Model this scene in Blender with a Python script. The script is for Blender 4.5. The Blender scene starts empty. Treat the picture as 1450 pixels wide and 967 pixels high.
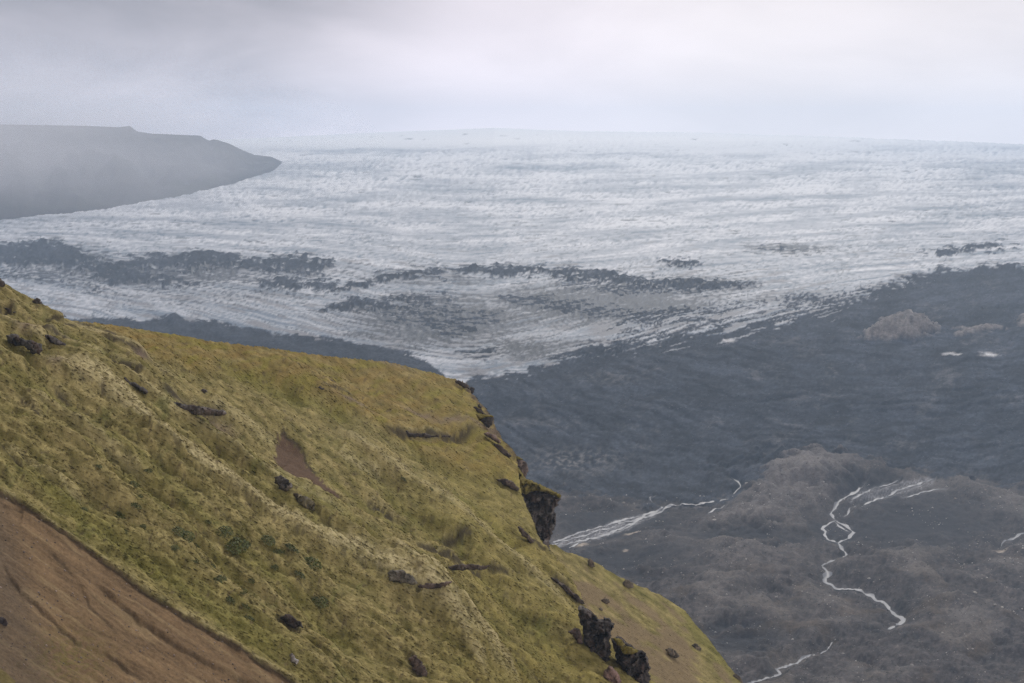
import bpy, math, random
import numpy as np

random.seed(7)
RNG = np.random.default_rng(11)
scene = bpy.context.scene

# ------------------------------------------------------------------ camera
CZ = 330.0                       # camera height above the outwash plain (m)
W, H, LENS = 1450.0, 967.0, 50.0
F = LENS / 36.0 * W
PITCH = math.radians(6.9)
cp, sp = math.cos(PITCH), math.sin(PITCH)
cam_d = bpy.data.cameras.new("camera")
cam = bpy.data.objects.new("camera", cam_d)
scene.collection.objects.link(cam)
cam.location = (0, 0, CZ)
cam.rotation_euler = (math.radians(90) - PITCH, 0, 0)
cam_d.lens = LENS
cam_d.sensor_width = 36
cam_d.clip_start = 1.0
cam_d.clip_end = 60000
scene.camera = cam

# ------------------------------------------------------------------ world
SUN_AZ = math.radians(9)        # from +Y towards +X (behind the scene, right of centre)
SUN_EL = math.radians(33)
world = bpy.data.worlds.new("World")
scene.world = world
world.use_nodes = True
nt = world.node_tree
nt.nodes.clear()
N, L = nt.nodes.new, nt.links.new
out = N("ShaderNodeOutputWorld")
bg_sky = N("ShaderNodeBackground"); bg_cl = N("ShaderNodeBackground")
mixw = N("ShaderNodeMixShader"); mixw.inputs[0].default_value = 0.985
sky = N("ShaderNodeTexSky"); sky.sky_type = 'NISHITA'; sky.sun_disc = False
sky.sun_elevation = SUN_EL; sky.sun_rotation = SUN_AZ
L(sky.outputs[0], bg_sky.inputs[0]); bg_sky.inputs[1].default_value = 0.10
geo = N("ShaderNodeTexCoord")
mp = N("ShaderNodeMapping"); mp.inputs['Scale'].default_value = (1.0, 1.0, 3.2)
mp.inputs['Location'].default_value = (0.35, 0.0, 0.1)
L(geo.outputs['Generated'], mp.inputs[0])
nz = N("ShaderNodeTexNoise"); nz.inputs['Scale'].default_value = 4.6; nz.inputs['Detail'].default_value = 5
nz.inputs['Roughness'].default_value = 0.5; nz.inputs['Distortion'].default_value = 0.4
L(mp.outputs[0], nz.inputs['Vector'])


def wdot(px, py):
    v = np.array([(px - W / 2) / F, cp + sp * (H / 2 - py) / F, -sp + cp * (H / 2 - py) / F])
    v /= np.linalg.norm(v)
    d = N("ShaderNodeVectorMath"); d.operation = 'DOT_PRODUCT'
    L(geo.outputs['Generated'], d.inputs[0]); d.inputs[1].default_value = tuple(v)
    return d.outputs['Value']


def wmr(sock, a, b, c, d):
    m = N("ShaderNodeMapRange"); m.interpolation_type = 'SMOOTHSTEP'
    L(sock, m.inputs[0])
    for i, k in enumerate((a, b, c, d)):
        m.inputs[i + 1].default_value = k
    return m.outputs[0]


def wmath(op, a, b):
    m = N("ShaderNodeMath"); m.operation = op
    for i, k in enumerate((a, b)):
        if isinstance(k, (int, float)):
            m.inputs[i].default_value = k
        else:
            L(k, m.inputs[i])
    return m.outputs[0]


glow = wmr(wdot(820, 190), 0.965, 1.0, 0.0, 0.06)          # thin cloud in front of the sun's side
dark = wmr(wdot(170, 60), 0.970, 0.9995, 0.0, 0.30)         # heavier cloud bank over the mountain
nmod = wmr(nz.outputs[0], 0.32, 0.68, 0.55, 1.25)
dark = wmath('MULTIPLY', dark, nmod)
nsoft = wmr(nz.outputs[0], 0.30, 0.70, 0.07, -0.07)
sepz = N("ShaderNodeSeparateXYZ"); L(geo.outputs['Generated'], sepz.inputs[0])
hor = wmr(sepz.outputs['Z'], 0.0, 0.22, 0.40, 0.0)
val = wmath('ADD', wmath('ADD', 0.50, hor), glow)
val = wmath('SUBTRACT', val, dark)
val = wmath('ADD', val, nsoft)
comb = N("ShaderNodeMix"); comb.data_type = 'RGBA'
comb.inputs['A'].default_value = (1.10, 1.0, 0.995, 1)
comb.inputs['B'].default_value = (1.11, 0.985, 1.04, 1)
L(wmr(wdot(300, 60), 0.93, 1.0, 0, 1), comb.inputs['Factor'])
L(comb.outputs['Result'], bg_cl.inputs[0]); L(val, bg_cl.inputs[1])
L(bg_sky.outputs[0], mixw.inputs[1]); L(bg_cl.outputs[0], mixw.inputs[2])
L(mixw.outputs[0], out.inputs[0])

# ------------------------------------------------------------------ sun (overcast)
sd = bpy.data.lights.new("sun", 'SUN')
sd.energy = 1.5; sd.angle = math.radians(11); sd.color = (1.0, 0.96, 0.90)
so = bpy.data.objects.new("sun", sd); scene.collection.objects.link(so)
from mathutils import Vector
sdir = Vector((math.sin(SUN_AZ) * math.cos(SUN_EL), math.cos(SUN_AZ) * math.cos(SUN_EL), math.sin(SUN_EL)))
so.rotation_euler = sdir.to_track_quat('Z', 'Y').to_euler()
so.location = (0, 0, 900)

vs = scene.view_settings
vs.view_transform = 'Standard'; vs.look = 'None'; vs.exposure = 0.36; vs.gamma = 1.0
vs.use_curve_mapping = False
scene.render.engine = 'CYCLES'
scene.cycles.use_denoising = True
scene.cycles.use_adaptive_sampling = False
scene.cycles.max_bounces = 4
scene.cycles.volume_bounces = 1
scene.cycles.denoising_prefilter = 'NONE'
scene.cycles.diffuse_bounces = 2

# ================================================================== numerics
_perm = RNG.permutation(512).astype(np.int64)
_perm = np.concatenate([_perm, _perm, _perm])
_ang = RNG.random(512) * 2 * np.pi
_gx, _gy = np.cos(_ang), np.sin(_ang)


def perlin(x, y, seed=0):
    x = np.asarray(x, float) + seed * 17.31; y = np.asarray(y, float) - seed * 9.73
    xi = np.floor(x).astype(np.int64); yi = np.floor(y).astype(np.int64)
    fx = x - xi; fy = y - yi
    u = fx * fx * fx * (fx * (fx * 6 - 15) + 10); v = fy * fy * fy * (fy * (fy * 6 - 15) + 10)

    def g(ix, iy, dx, dy):
        h = _perm[_perm[ix & 511] + (iy & 511)]
        return _gx[h] * dx + _gy[h] * dy
    a = g(xi, yi, fx, fy); b = g(xi + 1, yi, fx - 1, fy)
    c = g(xi, yi + 1, fx, fy - 1); d = g(xi + 1, yi + 1, fx - 1, fy - 1)
    return ((a + u * (b - a)) + v * ((c + u * (d - c)) - (a + u * (b - a)))) * 1.45


def fbm(x, y, oct=4, seed=0, gain=0.5):
    s = 0; a = 1.0; t = 0
    for i in range(oct):
        s = s + a * perlin(x, y, seed + i * 3); t += a * a
        a *= gain; x = x * 2.03; y = y * 2.03
    return 1.75 * s / math.sqrt(t)


def ridged(x, y, oct=4, seed=0):
    s = 0; a = 1.0; t = 0
    for i in range(oct):
        s = s + a * (1 - 2 * np.abs(perlin(x, y, seed + i * 5))); t += a
        a *= 0.55; x = x * 2.07; y = y * 2.07
    return s / t


def sst(x, a, b):
    t = np.clip((x - a) / (b - a), 0, 1)
    return t * t * (3 - 2 * t)


def project(x, y, z):
    z = z - CZ
    dep = y * cp - z * sp
    up = y * sp + z * cp
    return W / 2 + F * x / dep, H / 2 - F * up / dep


def ray(px, py):
    a = (np.asarray(px, float) - W / 2) / F; b = (H / 2 - np.asarray(py, float)) / F
    return a, cp + sp * b, -sp + cp * b


def sdf(px, py, poly):
    """signed distance (px) to polygon, positive inside"""
    poly = np.asarray(poly, float)
    d2 = np.full(px.shape, 1e18); ins = np.zeros(px.shape, bool)
    n = len(poly)
    for i in range(n):
        ax, ay = poly[i]; bx, by = poly[(i + 1) % n]
        ex, ey = bx - ax, by - ay
        t = np.clip(((px - ax) * ex + (py - ay) * ey) / (ex * ex + ey * ey + 1e-9), 0, 1)
        d2 = np.minimum(d2, (px - ax - t * ex) ** 2 + (py - ay - t * ey) ** 2)
        cond = ((ay > py) != (by > py)) & (px < ex * (py - ay) / (ey if abs(ey) > 1e-9 else 1e-9) + ax)
        ins ^= cond
    d = np.sqrt(d2)
    return np.where(ins, d, -d)


def pline(px, py, pts):
    """distance to polyline, signed side (positive = below/left in the picture), parameter 0..1"""
    pts = np.asarray(pts, float)
    best = np.full(px.shape, 1e18); side = np.zeros(px.shape); par = np.zeros(px.shape)
    n = len(pts) - 1
    for i in range(n):
        ax, ay = pts[i]; bx, by = pts[i + 1]
        ex, ey = bx - ax, by - ay
        t = np.clip(((px - ax) * ex + (py - ay) * ey) / (ex * ex + ey * ey), 0, 1)
        d2 = (px - ax - t * ex) ** 2 + (py - ay - t * ey) ** 2
        m = d2 < best
        best = np.where(m, d2, best)
        side = np.where(m, np.sign(ex * (py - ay) - ey * (px - ax)), side)
        par = np.where(m, (i + t) / n, par)
    return np.sqrt(best), side, par


def lerp(a, b, t):
    return a + (b - a) * t


def mixc(col, c, t):
    return col + (np.asarray(c, float) - col) * np.clip(t, 0, 1)[..., None]


def mesh_obj(name, verts, faces, mat=None, col=None, smooth=True, parent=None):
    me = bpy.data.meshes.new(name)
    verts = np.ascontiguousarray(verts, dtype=np.float32); faces = np.ascontiguousarray(faces, dtype=np.int32)
    nf, k = faces.shape
    me.vertices.add(len(verts)); me.vertices.foreach_set('co', verts.ravel())
    me.loops.add(nf * k); me.loops.foreach_set('vertex_index', faces.ravel())
    me.polygons.add(nf)
    me.polygons.foreach_set('loop_start', np.arange(0, nf * k, k, dtype=np.int32))
    me.polygons.foreach_set('loop_total', np.full(nf, k, dtype=np.int32))
    if smooth:
        me.polygons.foreach_set('use_smooth', np.ones(nf, dtype=bool))
    if col is not None:
        a = me.color_attributes.new('Col', 'FLOAT_COLOR', 'POINT')
        c = np.ones((len(verts), 4), dtype=np.float32); c[:, :3] = col
        a.data.foreach_set('color', c.ravel())
    me.update(calc_edges=True)
    me.validate()
    if mat:
        me.materials.append(mat)
    o = bpy.data.objects.new(name, me)
    scene.collection.objects.link(o)
    if parent:
        o.parent = parent
    return o


def tag(o, label=None, cat=None, group=None, kind=None):
    if label: o['label'] = label
    if cat: o['category'] = cat
    if group: o['group'] = group
    if kind: o['kind'] = kind
    return o


def grid_faces(nr, nc):
    i = np.arange(nr - 1)[:, None] * nc + np.arange(nc - 1)[None, :]
    return np.stack([i, i + 1, i + nc + 1, i + nc], -1).reshape(-1, 4)


def subset(verts, col, faces):
    used = np.unique(faces)
    remap = np.full(len(verts), -1, dtype=np.int64); remap[used] = np.arange(len(used))
    return verts[used], col[used], remap[faces]


# ================================================================== materials
def mat_attr(name, scales, amp, rough=0.95, bump=0.0, bump_scale=1.0, bump_dist=0.1, stretch=(1, 1, 1), spec=0.15, tint2=None):
    """attribute colour x layered noise (grain), with bump"""
    m = bpy.data.materials.new(name); m.use_nodes = True
    t = m.node_tree; t.nodes.clear()
    n, l = t.nodes.new, t.links.new
    o = n("ShaderNodeOutputMaterial"); b = n("ShaderNodeBsdfPrincipled")
    b.inputs['Roughness'].default_value = rough
    b.inputs['Specular IOR Level'].default_value = spec
    at = n("ShaderNodeAttribute"); at.attribute_name = 'Col'
    tc = n("ShaderNodeTexCoord"); mpn = n("ShaderNodeMapping"); mpn.inputs['Scale'].default_value = stretch
    l(tc.outputs['Object'], mpn.inputs[0])
    cur = at.outputs['Color']
    for s, a in zip(scales, amp):
        z = n("ShaderNodeTexNoise"); z.inputs['Scale'].default_value = s; z.inputs['Detail'].default_value = 6
        z.inputs['Roughness'].default_value = 0.65
        l(mpn.outputs[0], z.inputs['Vector'])
        r = n("ShaderNodeMapRange"); l(z.outputs[0], r.inputs[0])
        r.inputs[1].default_value = 0.28; r.inputs[2].default_value = 0.72
        r.inputs[3].default_value = 1 - a; r.inputs[4].default_value = 1 + a
        v = n("ShaderNodeVectorMath"); v.operation = 'SCALE'
        l(cur, v.inputs[0]); l(r.outputs[0], v.inputs['Scale'])
        cur = v.outputs[0]
    l(cur, b.inputs['Base Color'])
    if bump > 0:
        z = n("ShaderNodeTexNoise"); z.inputs['Scale'].default_value = bump_scale; z.inputs['Detail'].default_value = 7
        z.inputs['Roughness'].default_value = 0.7
        l(mpn.outputs[0], z.inputs['Vector'])
        bp = n("ShaderNodeBump"); bp.inputs['Strength'].default_value = bump; bp.inputs['Distance'].default_value = bump_dist
        l(z.outputs[0], bp.inputs['Height']); l(bp.outputs[0], b.inputs['Normal'])
    l(b.outputs[0], o.inputs[0])
    return m


M_ice = mat_attr("glacier_ice", (0.05, 0.4), (0.08, 0.10), rough=0.7, bump=0.6, bump_scale=0.12, bump_dist=2.0, spec=0.25)
M_deb = mat_attr("moraine_debris", (0.02, 0.12, 0.5), (0.15, 0.45, 0.35), rough=0.95, bump=0.8, bump_scale=0.15, bump_dist=2.0)
M_plain = mat_attr("outwash_gravel", (0.1, 0.35, 1.2), (0.25, 0.40, 0.35), rough=0.95, bump=0.8, bump_scale=0.3, bump_dist=1.0)
M_mount = mat_attr("mountain_rock", (0.004, 0.02), (0.2, 0.2), rough=0.95)
M_hill = mat_attr("grass_turf", (0.7, 3.0), (0.14, 0.22), rough=0.95, bump=0.8, bump_scale=2.5, bump_dist=0.25, spec=0.05)
M_grass = mat_attr("grass_blades", (0.5,), (0.15,), rough=0.9, spec=0.05)
M_rock = mat_attr("dark_basalt", (0.4, 2.2, 7.0), (0.35, 0.35, 0.25), rough=0.9, bump=0.7, bump_scale=0.9, bump_dist=0.35, stretch=(1, 1, 0.55))
M_boul = mat_attr("boulder_stone", (0.6, 3.0), (0.25, 0.25), rough=0.9, bump=0.6, bump_scale=2.0, bump_dist=0.2)
M_shrub = mat_attr("shrub_leaf", (1.5,), (0.3,), rough=0.8, spec=0.2)

M_water = bpy.data.materials.new("silty_meltwater"); M_water.use_nodes = True
_b = M_water.node_tree.nodes['Principled BSDF']
_b.inputs['Base Color'].default_value = (0.15, 0.155, 0.17, 1); _b.inputs['Roughness'].default_value = 0.55; _b.inputs['Specular IOR Level'].default_value = 0.3
_nz = M_water.node_tree.nodes.new("ShaderNodeTexNoise"); _nz.inputs['Scale'].default_value = 0.35; _nz.inputs['Detail'].default_value = 5
_tc = M_water.node_tree.nodes.new("ShaderNodeTexCoord"); _bp = M_water.node_tree.nodes.new("ShaderNodeBump")
_bp.inputs['Strength'].default_value = 0.25; _bp.inputs['Distance'].default_value = 0.4
M_water.node_tree.links.new(_tc.outputs['Object'], _nz.inputs['Vector'])
M_water.node_tree.links.new(_nz.outputs[0], _bp.inputs['Height'])
M_water.node_tree.links.new(_bp.outputs[0], _b.inputs['Normal'])

# ================================================================== valley: plain, moraine, glacier (one continuous sheet, split by kind)
PD = np.array([250, 1350, 1500, 1600, 1750, 1930, 2150, 2500, 3000, 4000, 5000, 6500, 8000, 10000, 12000, 15000], float)
PZ = np.array([0, 0, 6, 24, 62, 96, 122, 150, 182, 240, 296, 388, 486, 620, 640, 600], float)
SKX = [-600, 330, 400, 500, 600, 700, 760, 820, 1000, 1200, 1450, 2100]
SKY = [200, 196, 193, 188, 184, 180, 183, 186, 188, 195, 205, 225]


def base_z(al, D):
    z = np.interp(D, PD, PZ)
    # smooth the profile
    z = (z + np.interp(D * 0.97, PD, PZ) + np.interp(D * 1.03, PD, PZ)) / 3
    px = W / 2 + F * al / cp * 0.998
    ysk = np.interp(px, SKX, SKY)
    b = (H / 2 - ysk) / F
    zs = CZ + 10000 * (-sp + cp * b) / (cp + sp * b)
    z = z + (zs - 620) * sst(D, 4500, 10000)
    # left of the tongue the dark lateral moraine stands in front of the ice
    return z


# rows chosen so that they are even in the picture
_d = np.linspace(0, 1, 4000)
_Dd = 620 * (10000 / 620) ** _d
_zz = np.interp(_Dd, PD, PZ)
_py = project(0, _Dd, _zz)[1]
rows_y = np.linspace(_py[0], _py[-1], 640)
rowsD = np.interp(rows_y[::-1], _py[::-1], _Dd[::-1])[::-1]
rowsD = np.concatenate([[300, 420, 520, 580], rowsD, [10200, 10600, 11200]])
al = np.linspace(-0.50, 0.50, 960)
D, AL = np.meshgrid(rowsD, al, indexing='ij')
X = AL * D
Zb = base_z(AL, D)
PX, PY = project(X, D, Zb)
nr, nc = D.shape
pxm = D / F                                    # metres per picture pixel at that distance

wob = fbm(PX / 34, PY / 9, 5, 2, 0.6) * 4.2         # ragged edges
wob2 = fbm(PX / 9, PY / 3.2, 3, 31, 0.65) * 2.2
PXw, PYw = PX + fbm(PX / 40, PY / 14, 4, 8, 0.6) * 16, PY + wob + wob2

# --- flow bands on the ice: nested arcs around the tongue
wfun = np.interp(PY, [190, 260, 320, 380, 440, 520, 700], [0, 0.02, 0.07, 0.17, 0.24, 0.22, 0.1])
S = PY + wfun * (np.sqrt((PX - 665) ** 2 + 70 ** 2)) + 2.0 * fbm(PX / 120, PY / 40, 3, 4)

# --- kind masks
upper_deb = np.interp(PX, [-300, 560, 640, 700, 800, 900, 1000, 1097, 1135, 1219, 1329, 1378, 1397, 1450, 1800],
                      [700, 640, 560, 540, 500, 455, 441, 430, 418, 398, 377, 379, 371, 375, 360])
low_deb = np.interp(PX, [-300, 560, 640, 665, 760, 860, 900, 953, 1052, 1150, 1250, 1330, 1450, 1800],
                    [700, 640, 560, 536, 523, 505, 500, 486, 474, 452, 415, 385, 378, 360])
edge_j = wob * 1.3 + wob2
tdeb = (PY + edge_j - upper_deb) / np.maximum(low_deb - upper_deb, 6)
streak = fbm(PX / 70, S / 3.2, 4, 12)
debris = np.clip((tdeb - 0.42 + streak * 0.42) * 4, 0, 1) * (tdeb > -0.25)
debris = np.maximum(debris, sst(PY + edge_j, low_deb - 1, low_deb + 3))
kind = np.zeros(D.shape, np.int32)             # 0 glacier, 1 debris slope, 2 plain, 10.. ridges, others

low_mor = np.interp(PX, [-300, 560, 700, 790, 850, 920, 1020, 1080, 1140, 1200, 1280, 1450, 1800],
                    [700, 690, 688, 698, 706, 714, 716, 690, 652, 655, 668, 690, 700])
plain = sst(PY + wob * 2 + wob2, low_mor - 4, low_mor + 6)

left_mor = [(-400, 452), (100, 452), (150, 450), (190, 452), (232, 451), (240, 448), (248, 444), (256, 450), (275, 454), (330, 460), (400, 474), (470, 481),
            (530, 488), (580, 500), (618, 522), (640, 545), (600, 700), (-400, 700)]
lm = sdf(PX + wob2, PY + wob * 0.7 + wob2, left_mor)

RIDGES = [
    ("long dark debris ridge arching across the middle of the ice", 1.0, [(470, 413), (510, 400), (560, 387), (600, 380), (660, 382), (700, 379), (760, 378), (800, 382), (850, 385), (920, 396), (1000, 399), (1070, 401), (1060, 408), (960, 410), (900, 404), (800, 394), (740, 388), (640, 390), (560, 394), (500, 408)]),
    ("short dark debris ridge pointing left below the arching ridge", 1.0, [(465, 433), (490, 425), (560, 423), (625, 420), (640, 424), (600, 429), (540, 436), (500, 441), (475, 438)]),
    ("broad grey debris sheet at the centre of the ice tongue", 0.72, [(515, 446), (580, 433), (650, 434), (710, 446), (700, 462), (640, 482), (585, 466)]),
    ("small grey debris patch at the tip of the ice tongue", 0.7, [(630, 492), (690, 489), (722, 499), (692, 511), (655, 507)]),
    ("wide streaky debris band right of the ice tongue", 0.78, [(690, 416), (760, 416), (830, 424), (900, 438), (980, 447), (1010, 455), (960, 464), (860, 452), (760, 440), (700, 428)]),
    ("low pointed debris mound on the lower ice edge", 1.0, [(815, 503), (835, 494), (846, 489), (858, 494), (884, 485), (905, 489), (860, 501), (830, 506)]),
    ("thin dark debris band below the arching ridge", 0.85, [(795, 399), (880, 399), (960, 410), (1040, 407), (1010, 418), (900, 420), (805, 412)]),
    ("flat topped dark debris hill at the left picture edge", 1.0, [(-60, 346), (30, 346), (60, 344), (92, 345), (122, 358), (136, 366), (108, 376), (60, 377), (-60, 379)]),
    ("rugged dark debris ridge right of the flat topped hill", 1.0, [(82, 379), (150, 373), (190, 369), (240, 362), (300, 356), (338, 361), (330, 371), (300, 379), (240, 381), (180, 382), (140, 384)]),
    ("dark debris ridge with sharp right end on left ice", 1.0, [(318, 373), (400, 365), (440, 364), (478, 379), (455, 388), (400, 384), (350, 381)]),
    ("low humped debris ridge on the left lower ice", 1.0, [(115, 396), (180, 382), (230, 392), (272, 403), (240, 407), (190, 401), (150, 400)]),
    ("faint grey debris trail on the far left lower ice", 0.72, [(-60, 378), (60, 382), (115, 388), (90, 395), (150, 409), (205, 421), (180, 424), (110, 409), (30, 397), (-60, 392)]),
    ("small dark debris ridge left of the arching ridge", 1.0, [(362, 403), (385, 395), (420, 400), (480, 401), (470, 408), (400, 411), (370, 408)]),
    ("tiny isolated dark debris streak on clean white ice", 1.0, [(936, 372), (970, 369), (1003, 374), (985, 378), (945, 376)]),
    ("dark debris streak on ice near the right edge", 1.0, [(1312, 361), (1345, 352), (1400, 347), (1426, 344), (1410, 352), (1370, 358), (1330, 364)]),
    ("faint broken debris smudge on the right ice", 0.62, [(1068, 344), (1100, 344), (1152, 355), (1130, 361), (1090, 356)]),
]
ridge_h = np.zeros(D.shape); ridge_m = np.zeros(D.shape)
for i, (lab, st, poly) in enumerate(RIDGES):
    ys = [p[1] for p in poly]; xs = [p[0] for p in poly]
    sel = (PX > min(xs) - 30) & (PX < max(xs) + 30) & (PY > min(ys) - 14) & (PY < max(ys) + 14)
    d = sdf(PXw[sel], PYw[sel], poly)
    tex = fbm(PX[sel] / 40, S[sel] / 2.6, 4, 40 + i)
    d = d + 1.2
    tex2 = fbm(PX[sel] / 80, S[sel] / 2.4, 4, 240 + i, 0.6)
    m = sst(d, -2.0, 1.0) * sst(0.9 * tex2 + 0.11 * d, -0.5, 0.15)
    m = np.maximum(m, 0.9 * sst(d, -16, 0) * sst(tex2 + 0.06 * d, 0.35, 0.8))
    if st < 0.95:
        m = m * sst(tex, 0.55 - st * 1.2, 1.0 - st * 0.9) * sst(d, -1, 5)
    else:
        m = np.maximum(m, sst(d, -9, 0) * (tex > 0.55) * 0.8)
    ridge_m[sel] = np.maximum(ridge_m[sel], m)
    hh = sst(d, -2, 6) * (3.4 + 2.2 * fbm(PX[sel] / 16, PY[sel] / 20, 3, 60 + i)) * (1.0 if st > 0.95 else 0.3)
    ridge_h[sel] = np.maximum(ridge_h[sel], np.maximum(hh, 0))
    k = kind[sel]; k[(m > 0.5) & (k < 10)] = 10 + i; kind[sel] = k

debris = np.maximum(debris, ridge_m)
dens = np.full(D.shape, -1.5)
for (bx, by, rx, ry, a) in [(620, 455, 150, 42, 1.15), (850, 430, 190, 32, 1.15), (760, 495, 120, 20, 0.85), (230, 385, 220, 26, 0.95), (960, 405, 130, 16, 0.8), (600, 395, 120, 16, 0.6), (60, 365, 120, 22, 0.8),
                            (300, 420, 240, 22, 0.45), (1120, 352, 70, 9, 0.9), (1150, 425, 160, 14, 0.7), (420, 380, 90, 14, 0.7)]:
    dens = np.maximum(dens, -1.5 + a * np.exp(-(((PX - bx) / rx) ** 2 + ((PY - by) / ry) ** 2)) * 1.8)
stk = fbm(PX / 75, S / 3.0, 5, 215, 0.6)
stk2 = fbm(PX / 24, S / 2.2, 4, 222, 0.6)
debris = np.maximum(debris, sst(0.6 * stk + 0.4 * stk2 + dens, -0.8, -0.1))
lmm = sst(lm, -1.5, 1.5)
# scattered dark specks, denser on the lower ice
spk = (fbm(PX / 5.5, PY / 2.6, 2, 77) > np.interp(PY, [230, 330, 380, 430, 520], [2.8, 2.4, 1.9, 1.75, 1.7])).astype(float)
debris = np.maximum(debris, spk * 0.9)
deb_all = np.maximum(debris, lmm)

kind[(kind < 10) & (debris > 0.5) & (tdeb > -0.2)] = 1
kind[(PY + wob * 0.7 > low_deb) & (kind < 10)] = 1
kind[lm > 0] = 3
kind[(plain > 0.5) & (PX > 560)] = 2
kind[D < 1250] = 2

# --- heights
zpx = np.zeros(D.shape)                        # relief in picture pixels, turned to metres below
icew = 1 - deb_all
crev = np.interp(PY, [180, 200, 230, 280, 320, 380, 420], [0.7, 1.1, 1.3, 1.1, 0.55, 0.4, 0.5])
crev = crev * (1 - (1 - sst(PX, 660, 820)) * (1 - sst(PY, 204, 216)))          # smooth snow field at the back
r1 = ridged(PX / 13, (S + 0.12 * PX) / 3.2, 3, 90)
r2 = ridged(PX / 90, S / 3.6, 4, 95)
crevn = 0.55 * r1 * np.interp(PY, [190, 300, 360], [1.0, 0.75, 0.35]) + 0.6 * r2
mz = ridged((PX + 0.8 * PY) / 9, (PY + 0.1 * PX) / 4.0, 3, 111)
zpx += icew * crev * (crevn * 1.8 + 1.3 * mz * np.interp(PY, [190, 300, 400], [1.0, 0.8, 0.3]))
zpx += ridge_h
zpx += lmm * np.clip(sst(lm, -2, 18) * 3 + 1.6 * fbm(PX / 22, PY / 16, 4, 70), -2, 8)
cone = np.exp(-((PX - 248) / 9) ** 2) * sst(lm, -6, 3) * 5 + np.exp(-((PX - 275) / 12) ** 2) * sst(lm, -6, 3) * 2
zpx += cone * np.clip(1 - np.abs(PY - 450) / 14, 0, 1)
slope_d = sst(PY, low_deb - 4, low_deb + 20) * (1 - plain) * (PX > 560)
zpx += slope_d * (1.8 * fbm(PX / 90, PY / 45, 6, 21, 0.62) + 0.35 * ridged(PX / 170, (PY + 0.0006 * (PX - 1200) ** 2) / 10, 3, 25) + 2.6 * ridged((PX + 0.3 * PY) / 15, PY / 70, 3, 27) * sst(PY, 590, 660))
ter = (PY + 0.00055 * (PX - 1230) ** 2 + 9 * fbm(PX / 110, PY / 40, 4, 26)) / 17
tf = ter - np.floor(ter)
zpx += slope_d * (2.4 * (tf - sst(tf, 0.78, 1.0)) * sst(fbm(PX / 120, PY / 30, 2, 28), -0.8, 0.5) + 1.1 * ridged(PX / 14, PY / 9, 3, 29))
zpx += debris * (1 - slope_d) * (1 - plain) * 0.9 * fbm(PX / 7, PY / 5, 3, 17)
# ridge line along the upper rim of the right moraine
zpx += np.exp(-((PY - upper_deb - 4) / 5) ** 2) * sst(PX, 1150, 1280) * (2.0 + 2.2 * fbm(PX / 25, PY / 50, 3, 55))
pmask = plain * (PX > 560)
hum = fbm(X / 55, D / 80, 5, 50, 0.5)
hum2 = ridged(X / 60, D / 110, 4, 52)
flat = np.zeros(D.shape)
for (fx, fy, rx, ry) in [(880, 795, 120, 28), (1290, 745, 130, 45), (1040, 765, 110, 16), (870, 745, 110, 26), (1050, 912, 60, 24), (1240, 700, 70, 22), (1190, 755, 40, 22)]:
    flat = np.maximum(flat, np.exp(-(((PX + wob * 4 - fx) / rx) ** 2 + ((PY + wob * 2 - fy) / ry) ** 2) ** 1.6))
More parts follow.
